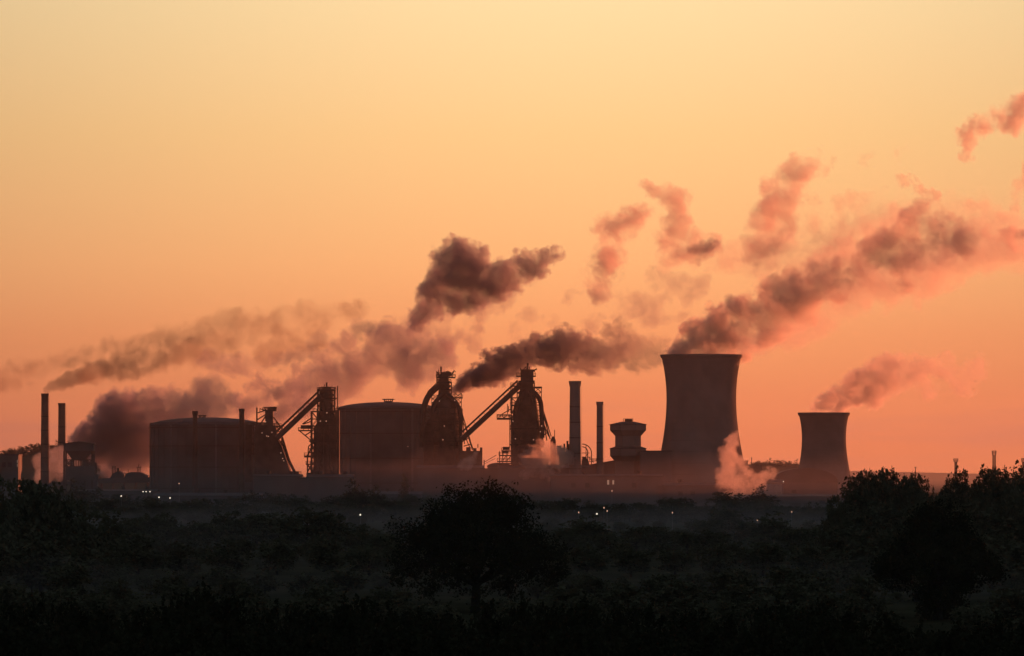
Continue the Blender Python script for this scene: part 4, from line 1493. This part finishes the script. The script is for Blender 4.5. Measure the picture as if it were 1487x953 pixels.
def smoke(name, label, D, puffs, dens, col, lo=.05, hi=.45, amp=1.0, nscale=.055, dens1=None, depth=1.0, g=.6, seed=1, detail=7, rough=.68, voxel=None, step=.28, blend=.18, absorb=None, grow=1.42, warp=1.25, wscale=.9, narrow=0):
    """a plume: puffs (px, py, radius px) blended together and eaten into by turbulence; the mesh is its outer hull"""
    rng = random.Random(seed)
    k = D * PXS
    x0 = sum(p[0] for p in puffs) / len(puffs)
    y0 = sum(p[1] for p in puffs) / len(puffs)
    org = at(x0, y0, D)
    org.y = D
    C = []
    for x, y, r in puffs:
        p = at(x, y, D)
        C.append((p.x - org.x, rng.uniform(-.5, .5) * r * k * depth, p.z - org.z, r * k * grow))
    # puffs between neighbours close the gaps
    extra = []
    for i, a in enumerate(C):
        nb = sorted((j for j in range(len(C)) if j > i), key=lambda j: (C[j][0] - a[0]) ** 2 + (C[j][2] - a[2]) ** 2)[:2]
        for j in nb:
            b = C[j]
            dd = math.hypot(b[0] - a[0], b[2] - a[2])
            if .55 * (a[3] + b[3]) < dd < 1.25 * (a[3] + b[3]):
                extra.append(((a[0] + b[0]) / 2, (a[1] + b[1]) / 2, (a[2] + b[2]) / 2, (a[3] + b[3]) * .44))
    C += extra[:40]
    rmean = sum(c[3] for c in C) / len(C)
    # hull
    bm = bmesh.new()
    for x, y, z, r in C:
        bmesh.ops.create_icosphere(bm, subdivisions=2, radius=r * 1.15 + rmean * .12, matrix=Matrix.Translation((x, y, z)))
    me = bpy.data.meshes.new(name)
    bm.to_mesh(me)
    bm.free()
    tmp = bpy.data.objects.new(name, me)
    COL.objects.link(tmp)
    md = tmp.modifiers.new('r', 'REMESH')
    md.mode = 'VOXEL'
    md.voxel_size = voxel or max(.7, min(c[3] for c in C) * .38)
    dg = bpy.context.evaluated_depsgraph_get()
    m2 = bpy.data.meshes.new_from_object(tmp.evaluated_get(dg))
    bpy.data.objects.remove(tmp)
    o = bpy.data.objects.new(name, m2)
    m2.name = name
    COL.objects.link(o)
    o.location = org
    tag(o, label, 'smoke' if 'smoke' in name else 'steam', 'plumes of smoke and steam', 'thing')
    # material
    ma = bpy.data.materials.new(name)
    ma.use_nodes = True
    nt = ma.node_tree
    N, L = nt.nodes, nt.links
    N.remove(N['Principled BSDF'])
    out = next(n for n in N if n.type == 'OUTPUT_MATERIAL')
    tc = N.new('ShaderNodeTexCoord')
    raw = tc.outputs['Object']
    wn = N.new('ShaderNodeTexNoise')
    wn.inputs['Scale'].default_value = wscale / rmean
    wn.inputs['Detail'].default_value = 4
    wn.inputs['Roughness'].default_value = .68
    wo = N.new('ShaderNodeVectorMath')
    wo.operation = 'ADD'
    L.new(raw, wo.inputs[0])
    wo.inputs[1].default_value = (seed * 57.1, seed * 33.7, seed * 91.3)
    L.new(wo.outputs[0], wn.inputs['Vector'])
    wc = N.new('ShaderNodeVectorMath')
    wc.operation = 'SUBTRACT'
    L.new(wn.outputs['Color'], wc.inputs[0])
    wc.inputs[1].default_value = (.5, .5, .5)
    wm = N.new('ShaderNodeVectorMath')
    wm.operation = 'SCALE'
    L.new(wc.outputs[0], wm.inputs[0])
    wm.inputs[3].default_value = warp * rmean * 2
    nar = None
    if narrow:                          # calm and tight where it leaves the mouth, stirred further on
        sx = N.new('ShaderNodeSeparateXYZ')
        L.new(raw, sx.inputs[0])
        na = N.new('ShaderNodeMapRange')
        L.new(sx.outputs[0], na.inputs[0])
        xs = [c[0] for c in C]
        na.inputs[1].default_value = min(xs)
        na.inputs[2].default_value = min(xs) + narrow * (max(xs) - min(xs))
        na.inputs[3].default_value = .2
        na.inputs[4].default_value = 1
        nar = na.outputs[0]
        wk = N.new('ShaderNodeMath')
        wk.operation = 'MULTIPLY'
        L.new(nar, wk.inputs[0])
        wk.inputs[1].default_value = warp * rmean * 2
        L.new(wk.outputs[0], wm.inputs[3])
    wp = N.new('ShaderNodeVectorMath')
    wp.operation = 'ADD'
    L.new(raw, wp.inputs[0])
    L.new(wm.outputs[0], wp.inputs[1])
    pos = wp.outputs[0]

    def m(op, a, b=None, c=None):
        n = N.new('ShaderNodeMath')
        n.operation = op
        for i, v in enumerate((a, b, c)):
            if v is None:
                continue
            if isinstance(v, (int, float)):
                n.inputs[i].default_value = v
            else:
                L.new(v, n.inputs[i])
        return n.outputs[0]
    # billows: the position itself is stirred before the puffs are measured
    f = None
    for x, y, z, r in C:
        d = N.new('ShaderNodeVectorMath')
        d.operation = 'DISTANCE'
        L.new(pos, d.inputs[0])
        d.inputs[1].default_value = (x, y, z)
        q = m('MULTIPLY_ADD', d.outputs['Value'], -1 / r, 1.0)
        f = q if f is None else m('SMOOTH_MAX', f, q, blend)
    nz = N.new('ShaderNodeTexNoise')
    nz.inputs['Scale'].default_value = nscale * 1.3
    nz.inputs['Detail'].default_value = detail
    nz.inputs['Roughness'].default_value = rough
    nz.inputs['Distortion'].default_value = .25
    of = N.new('ShaderNodeVectorMath')
    of.operation = 'ADD'
    L.new(raw, of.inputs[0])
    of.inputs[1].default_value = (seed * 131.7, seed * 17.3, seed * 71.9)
    L.new(of.outputs[0], nz.inputs['Vector'])
    fm = m('MINIMUM', f, .5)
    gsum = m('MULTIPLY_ADD', m('SUBTRACT', nz.outputs[0], .5), amp * 2.35, fm)
    if nar is not None:
        gsum = m('ADD', gsum, m('MULTIPLY_ADD', nar, -.45, .45))
    mr = N.new('ShaderNodeMapRange')
    mr.interpolation_type = 'SMOOTHSTEP'
    L.new(gsum, mr.inputs[0])
    mr.inputs[1].default_value = lo
    mr.inputs[2].default_value = hi
    edge = N.new('ShaderNodeMapRange')           # thins out to nothing at the hull
    L.new(f, edge.inputs[0])
    edge.inputs[1].default_value = -.10
    edge.inputs[2].default_value = .12
    dn = m('MULTIPLY', mr.outputs[0], edge.outputs[0])
    if dens1 is None:
        dn = m('MULTIPLY', dn, dens)
    else:
        sp = N.new('ShaderNodeSeparateXYZ')
        L.new(raw, sp.inputs[0])
        along = N.new('ShaderNodeMapRange')
        L.new(sp.outputs[0], along.inputs[0])
        along.inputs[1].default_value = min(c[0] for c in C)
        along.inputs[2].default_value = max(c[0] for c in C)
        along.inputs[3].default_value = 1
        along.inputs[4].default_value = 0
        ex = m('POWER', along.outputs[0], 1.6)
        dn = m('MULTIPLY', dn, m('MULTIPLY_ADD', ex, dens - dens1, dens1))
    pv = N.new('ShaderNodeVolumePrincipled')
    pv.inputs['Color'].default_value = col + (1,)
    pv.inputs['Anisotropy'].default_value = g
    if absorb:
        pv.inputs['Absorption Color'].default_value = absorb + (1,)
    L.new(dn, pv.inputs['Density'])
    L.new(pv.outputs[0], out.inputs['Volume'])
    ma.cycles.volume_step_rate = step
    m2.materials.clear()
    m2.materials.append(ma)
    return o


GREY = (.58, .56, .64)
STEAM = (.96, .88, .85)
BROWN = (.42, .32, .27)
smoke('smoke_plume', 'thin brown smoke drifting right from the tall left chimney', 2800,
      [(69, 566.5, 4.5), (77, 561, 6), (89, 557, 8), (102, 552, 9), (117, 547, 11), (135, 543, 13), (153, 537, 15), (173, 531, 18), (196, 529, 17), (215, 533, 14), (232, 522, 17), (256, 513, 18), (282, 511, 20), (306, 510, 16),
       (335, 498, 17), (362, 482, 17), (388, 478, 16), (415, 480, 14), (441, 472, 15), (470, 462, 15), (496, 453, 10)], 0.16, BROWN, .05, .55, 1.05, .07, .02, seed=3, narrow=.25, grow=1.4)
smoke('smoke_wisp', 'faint brown smoke bank at the left border, left of the tall chimney', 2830,
      [(-14, 548, 18), (4, 549, 18), (24, 546, 17), (44, 543, 14), (52, 532, 12), (76, 528, 12), (104, 522, 15), (128, 516, 16), (152, 508, 16), (180, 502, 15), (210, 498, 14), (250, 490, 18), (290, 482, 18), (330, 470, 18), (350, 462, 16), (400, 462, 16), (440, 455, 18), (480, 447, 14), (520, 450, 14), (420, 500, 18), (460, 498, 18), (380, 515, 16)], 0.052, BROWN, .1, .7, 1.1, .06, seed=4)
smoke('smoke_plume', 'big dark smoke billowing from behind the coal hopper to the left gasholder', 3020,
      [(119, 640, 12), (133, 632, 15), (147, 607, 9), (156, 595, 14), (170, 588, 16), (186, 584, 15), (166, 618, 24), (196, 610, 28), (150, 648, 22), (182, 648, 28), (216, 636, 30), (212, 588, 17), (232, 585, 15), (252, 588, 18),
       (240, 618, 28), (270, 598, 22), (286, 580, 19), (303, 563, 14), (318, 561, 9), (300, 592, 24), (326, 590, 16), (270, 634, 26), (165, 676, 16), (200, 672, 18)], 0.36, GREY, .02, .35, .85, .05, .08, seed=5, wscale=1.1, grow=1.55)
smoke('smoke_plume', 'thin ragged smoke above the right half of the left gasholder', 3060,
      [(344, 580, 12), (364, 561, 11), (378, 553, 12), (392, 557, 9), (360, 590, 15), (386, 584, 18), (411, 574, 17), (406, 598, 18), (426, 558, 14), (432, 588, 17), (440, 540, 12), (346, 598, 14)], 0.17, GREY, .08, .6, 1.1, .06, seed=6)
smoke('smoke_plume', 'broad purple smoke rising behind the domed gasholder', 2990,
      [(442, 590, 15), (456, 570, 19), (474, 548, 22), (494, 525, 20), (500, 500, 14), (516, 540, 25), (540, 522, 24), (550, 500, 16), (570, 518, 28), (592, 500, 22), (602, 538, 26), (620, 510, 20), (627, 536, 18), (590, 562, 14), (484, 572, 18), (556, 488, 18), (574, 494, 22), (590, 478, 17), (604, 464, 13), (640, 500, 15), (648, 520, 14), (470, 520, 16), (440, 560, 14)], 0.116, GREY, .04, .5, .9, .045, seed=7)
smoke('smoke_plume', 'dark detached smoke puff with a pointed right arm, highest over the middle', 2960,
      [(600, 474, 11), (614, 452, 14), (634, 427, 20), (640, 402, 18), (645, 376, 16), (659, 356, 13), (675, 354, 11), (656, 400, 24), (680, 386, 23), (700, 372, 13), (690, 405, 26), (715, 398, 19), (710, 418, 18), (735, 388, 15), (751, 379, 12),
       (769, 376, 11), (765, 393, 13), (789, 379, 11), (806, 370, 10), (789, 392, 9), (740, 412, 15), (690, 437, 14), (662, 438, 16)], 0.266, GREY, .02, .42, .9, .055, seed=8)
smoke('smoke_plume', 'dense dark smoke streaming from the third furnace to the large cooling tower', 2785,
      [(655, 570, 3.5), (661, 566, 5), (669, 560, 7), (680, 554, 10), (692, 548, 13), (700, 538, 10), (712, 542, 15), (706, 515, 7), (716, 522, 11), (728, 535, 17), (735, 518, 10), (742, 508, 8), (750, 524, 17), (768, 514, 14), (775, 496, 10), (785, 510, 17),
       (800, 514, 19), (814, 491, 12), (818, 481, 8), (822, 505, 19), (845, 505, 18), (840, 525, 15), (862, 515, 18), (880, 518, 18), (866, 534, 11), (884, 481, 10), (893, 471, 8), (905, 481, 11), (905, 508, 20), (925, 503, 16), (945, 505, 14),
       (955, 520, 12), (926, 528, 13), (964, 499, 9)], 0.684, (.46, .44, .50), .0, .26, .75, .075, .06, seed=9, narrow=.09, warp=1.6, wscale=1.2)
smoke('steam_plume', 'great steam plume rising right from the large cooling tower', 2750,
      [(984, 510, 12), (1002, 511, 14), (1025, 512, 14), (1050, 512, 14), (1068, 512, 13), (988, 506, 12), (1005, 494, 14), (1030, 502, 16), (1056, 506, 15), (1020, 476, 11), (1044, 466, 16), (1070, 485, 19), (1066, 452, 14), (1095, 468, 21), (1090, 440, 12), (1120, 450, 21), (1112, 427, 12), (1145, 430, 20), (1170, 420, 20),
       (1160, 402, 12), (1195, 405, 20), (1215, 391, 16), (1229, 379, 11), (1235, 404, 12), (1210, 428, 15), (1165, 448, 17), (1130, 478, 16), (1086, 503, 12), (1072, 519, 6)], 0.33, STEAM, .05, .47, 1.15, .05, .12, seed=31, grow=1.75, warp=1.8, wscale=.85)
smoke('steam_cloud', 'large ragged steam cloud drifting off at the right border', 2750,
      [(1250, 394, 13), (1275, 370, 18), (1290, 350, 19), (1300, 380, 18), (1310, 336, 18), (1325, 364, 22), (1318, 402, 16), (1335, 312, 14), (1347, 292, 11), (1356, 330, 18), (1361, 364, 19), (1385, 326, 15), (1390, 350, 16), (1415, 335, 15), (1432, 335, 12),
       (1450, 345, 12), (1474, 345, 11), (1496, 345, 12), (1310, 260, 7), (1325, 266, 6), (1268, 350, 10)], 0.15, STEAM, .08, .6, 1.25, .045, seed=32, grow=1.75, warp=1.7)
smoke('steam_wisp', 'upright salmon wisp of steam left of the dark wisp over the large cooling tower', 2760,
      [(870, 425, 10), (868, 408, 12), (878, 390, 13), (885, 370, 15), (890, 347, 13), (900, 332, 13), (915, 320, 10), (884, 332, 12), (930, 313, 9)], 0.195, STEAM, .10, .75, 1.2, .06, seed=12, grow=2.3, warp=1.3)
smoke('steam_wisp', 'curling wisp of steam with a dark hook, high above the large cooling tower', 2760,
      [(943, 273, 8), (955, 276, 9), (970, 282, 11), (985, 285, 10), (995, 283, 7), (985, 305, 10), (975, 330, 13), (970, 350, 13), (975, 372, 13), (1000, 345, 12), (1005, 365, 13), (1024, 357, 12), (1038, 352, 8), (1014, 376, 9), (990, 320, 9)], 0.173, STEAM, .10, .75, 1.2, .06, seed=13, grow=1.95, warp=1.1)
smoke('steam_cloud', 'broad thin salmon steam spreading under and beyond the great plume', 2790,
      [(1080, 500, 16), (1110, 496, 20), (1150, 476, 26), (1190, 458, 26), (1230, 440, 26), (1262, 420, 28), (1300, 408, 28), (1335, 420, 20), (1340, 390, 28), (1385, 378, 28), (1425, 366, 26), (1465, 360, 24), (1500, 350, 24), (1200, 385, 22), (1240, 360, 24), (1280, 325, 22),
       (1325, 300, 20), (1375, 300, 20), (1430, 318, 20), (1475, 322, 18), (1160, 400, 20), (1115, 415, 16)], 0.055, STEAM, .06, .75, 1.15, .04, seed=27, grow=1.5, step=.2)
smoke('smoke_wisp', 'small dark hook of smoke at the tail of the curling wisp', 2755,
      [(1002, 364, 6), (1011, 361, 7), (1020, 358, 8), (1030, 355, 7), (1040, 352, 6), (1018, 370, 7), (1013, 379, 6)], 0.22, GREY, .05, .5, 1.0, .09, seed=26)
smoke('steam_wisp', 'slanting salmon wisp of steam above and right of the large cooling tower', 2760,
      [(1090, 345, 8), (1098, 325, 11), (1110, 310, 13), (1120, 300, 14), (1130, 285, 15), (1140, 270, 13), (1147, 256, 11), (1165, 245, 11), (1185, 237, 10), (1200, 228, 8), (1130, 318, 15), (1115, 343, 15), (1106, 360, 12), (1086, 371, 9), (1150, 290, 11)], 0.133, STEAM, .10, .75, 1.2, .06, seed=14, grow=2.3, warp=1.3)
smoke('steam_wisp', 'very faint steam between the slanting wisp and the large plume', 2770,
      [(1040, 378, 13), (1060, 372, 14), (1090, 385, 14), (1120, 382, 16), (1150, 372, 18), (1178, 345, 18), (1200, 362, 20), (1230, 335, 18), (1255, 320, 16), (1240, 295, 13), (1290, 310, 14), (1180, 300, 14), (1230, 375, 18), (1270, 405, 18), (1290, 425, 16), (1350, 400, 20), (1400, 375, 20), (1440, 365, 18), (1480, 370, 16), (1310, 225, 9), (1260, 230, 8), (1285, 290, 9), (1420, 300, 14), (1460, 310, 14)], 0.055, STEAM, .1, .8, 1.25, .05, seed=15, grow=1.9, warp=1.8)
smoke('steam_wisp', 'small salmon cloud in the upper right corner of the sky', 2760,
      [(1397, 191, 7), (1414, 183, 8), (1430, 179, 10), (1445, 173, 11), (1461, 167, 12), (1478, 161, 12), (1496, 155, 12), (1405, 205, 8), (1401, 226, 7), (1470, 184, 8)], 0.202, STEAM, .10, .75, 1.2, .06, seed=16, grow=2.3, warp=1.3)
smoke('steam_wisp', 'scrap of steam at the right border under the corner cloud', 2760,
      [(1492, 266, 11), (1482, 285, 9), (1475, 301, 8), (1492, 246, 8)], 0.144, STEAM, .10, .75, 1.2, .06, seed=17, grow=1.95, warp=1.1)
smoke('steam_plume', 'steam plume blown right from the smaller cooling tower', 2950,
      [(1183, 594, 8), (1199, 586, 11), (1215, 588, 12), (1225, 571, 12), (1240, 578, 13), (1240, 556, 11), (1256, 545, 13), (1260, 565, 15), (1276, 531, 12), (1291, 529, 13), (1285, 550, 15), (1268, 580, 12), (1300, 560, 13), (1311, 526, 9),
       (1330, 545, 13), (1350, 526, 11), (1366, 540, 12), (1375, 520, 8), (1392, 555, 12), (1415, 540, 12), (1425, 526, 9), (1400, 567, 11), (1350, 570, 10)], 0.32, STEAM, .04, .45, .95, .06, .07, seed=18, grow=1.6)
smoke('steam_plume', 'pale salmon steam in front of the right foot of the large cooling tower', 2610,
      [(1063, 645, 9), (1058, 660, 12), (1060, 680, 12), (1050, 700, 11), (1068, 700, 12), (1086, 690, 11), (1099, 700, 11), (1080, 714, 11), (1060, 720, 9), (1111, 690, 9), (1122, 690, 8), (1046, 690, 8), (1074, 670, 9), (1068, 632, 6)], 0.17, (.92, .86, .84), .04, .5, .9, .08, seed=19)
smoke('steam_plume', 'pale steam puff at the right foot of the rightmost furnace', 2692,
      [(762, 665, 8), (775, 658, 10), (785, 646, 8), (795, 655, 11), (790, 671, 13), (775, 679, 10), (808, 668, 11), (825, 665, 8), (765, 689, 7), (800, 689, 8), (815, 655, 7)], 0.30, (.92, .86, .84), .04, .5, .9, .09, seed=20)
smoke('steam_wisp', 'small wisp of steam before the cast house of the third furnace', 2660,
      [(671, 676, 6), (684, 668, 7), (690, 660, 5), (680, 676, 6)], 0.111, STEAM, .05, .5, .9, .1, g=.5, seed=21)
smoke('steam_plume', 'greyish steam round the feet of the two left chimneys', 2900,
      [(60, 690, 10), (58, 669, 8), (70, 672, 12), (85, 662, 12), (82, 685, 14), (65, 700, 10), (94, 660, 9), (104, 672, 10)], 0.12, (.8, .8, .84), .04, .5, .8, .07, seed=22)
smoke('smoke_wisp', 'faint salmon smoke hanging above the dense dark stream', 2800,
      [(690, 500, 12), (745, 478, 12), (770, 460, 12), (860, 470, 14), (900, 430, 12), (1000, 430, 14), (1020, 410, 12), (950, 400, 12), (752, 488, 13), (822, 432, 10), (838, 426, 8), (905, 452, 12), (932, 442, 16), (960, 432, 16), (942, 462, 16), (990, 462, 12), (976, 410, 13), (800, 470, 10), (870, 460, 10)], 0.07, GREY, .08, .7, 1.15, .055, seed=23)
smoke('smoke_wisp', 'faint smoke between the dark detached puff and the domed gasholder', 2970,
      [(606, 470, 14), (600, 486, 16), (592, 500, 18), (620, 458, 14), (650, 462, 14), (640, 484, 14), (700, 438, 13), (728, 428, 13), (756, 414, 11), (780, 405, 10), (300, 520, 14), (340, 530, 16), (380, 530, 16), (420, 520, 16), (450, 505, 16), (690, 470, 14), (470, 492, 14), (520, 478, 14), (560, 478, 15), (600, 488, 14), (640, 470, 14), (700, 450, 14), (730, 440, 12), (655, 500, 14)], 0.11, GREY, .08, .7, 1.1, .05, seed=24)



def mist(label, D0, D1, crest, dens, x0, x1, seed, g=.1, col=(.92, .90, .93)):
    """a shallow bank of ground mist: one long wedge, thickest along its middle, thinning to nothing upwards and to both sides"""
    rng = random.Random(seed)
    Dm = (D0 + D1) / 2
    n = 60
    vs, fs = [], []
    for i in range(n + 1):
        x = x0 + (x1 - x0) * i / n
        e = min(1, i / 4, (n - i) / 4)
        h = wz(crest, Dm) * (.86 + .14 * math.sin(i * .37 + seed) * math.sin(i * .11 + 2 * seed) + rng.uniform(-.05, .05)) * max(.05, e)
        vs += [(wx(x, D0), D0 + rng.uniform(-25, 25), -.6), (wx(x, Dm), Dm - (D1 - D0) * .22, h * .62), (wx(x, Dm), Dm + rng.uniform(-20, 20), h), (wx(x, Dm), Dm + (D1 - D0) * .22, h * .62), (wx(x, D1), D1 + rng.uniform(-20, 20), -.6)]
    for i in range(n):
        for k in range(5):
            fs.append((i * 5 + k, i * 5 + (k + 1) % 5, i * 5 + 5 + (k + 1) % 5, i * 5 + 5 + k))
    fs += [(4, 3, 2, 1, 0), tuple(n * 5 + k for k in range(5))]
    o = MB().add(vs, fs).build('mist_bank', 'grass')
    o.data.materials.clear()
    ma = bpy.data.materials.new('mist')
    ma.use_nodes = True
    nt = ma.node_tree
    nt.nodes.remove(nt.nodes['Principled BSDF'])
    v = nt.nodes.new('ShaderNodeVolumePrincipled')
    v.inputs['Color'].default_value = col + (1,)
    v.inputs['Density'].default_value = dens
    v.inputs['Anisotropy'].default_value = g
    nt.links.new(v.outputs[0], next(q for q in nt.nodes if q.type == 'OUTPUT_MATERIAL').inputs['Volume'])
    o.data.materials.append(ma)
    tag(o, label, 'mist', 'banks of ground mist', 'stuff')


mist('purple mist along the foot of the works, fading upwards over gasholders and towers', 2300, 2640, 638, .00062, -60, 1330, 2, .4, (.95, .90, .96))
mist('dim mist lying over the fields behind the large spreading tree', 1000, 2150, 724, .00036, -60, 1550, 5)
mist('thin mist between the spreading tree and the near tree belt', 765, 895, 795, .0008, -60, 1550, 7)

# ------------------------------------------------------------------ haze
hz = MB().box((-2200, -120, -31.5), (2200, 20800, 265)).build('haze', 'grass')
hz.data.materials.clear()
hm = bpy.data.materials.new('haze')
hm.use_nodes = True
hm.node_tree.nodes.remove(hm.node_tree.nodes['Principled BSDF'])
pv = hm.node_tree.nodes.new('ShaderNodeVolumePrincipled')
pv.inputs['Color'].default_value = (.93, .90, .90, 1)
pv.inputs['Density'].default_value = 2.3e-5
pv.inputs['Anisotropy'].default_value = .5
hm.node_tree.links.new(pv.outputs[0], next(n for n in hm.node_tree.nodes if n.type == 'OUTPUT_MATERIAL').inputs['Volume'])
hz.data.materials.append(hm)
tag(hz, kind='stuff')
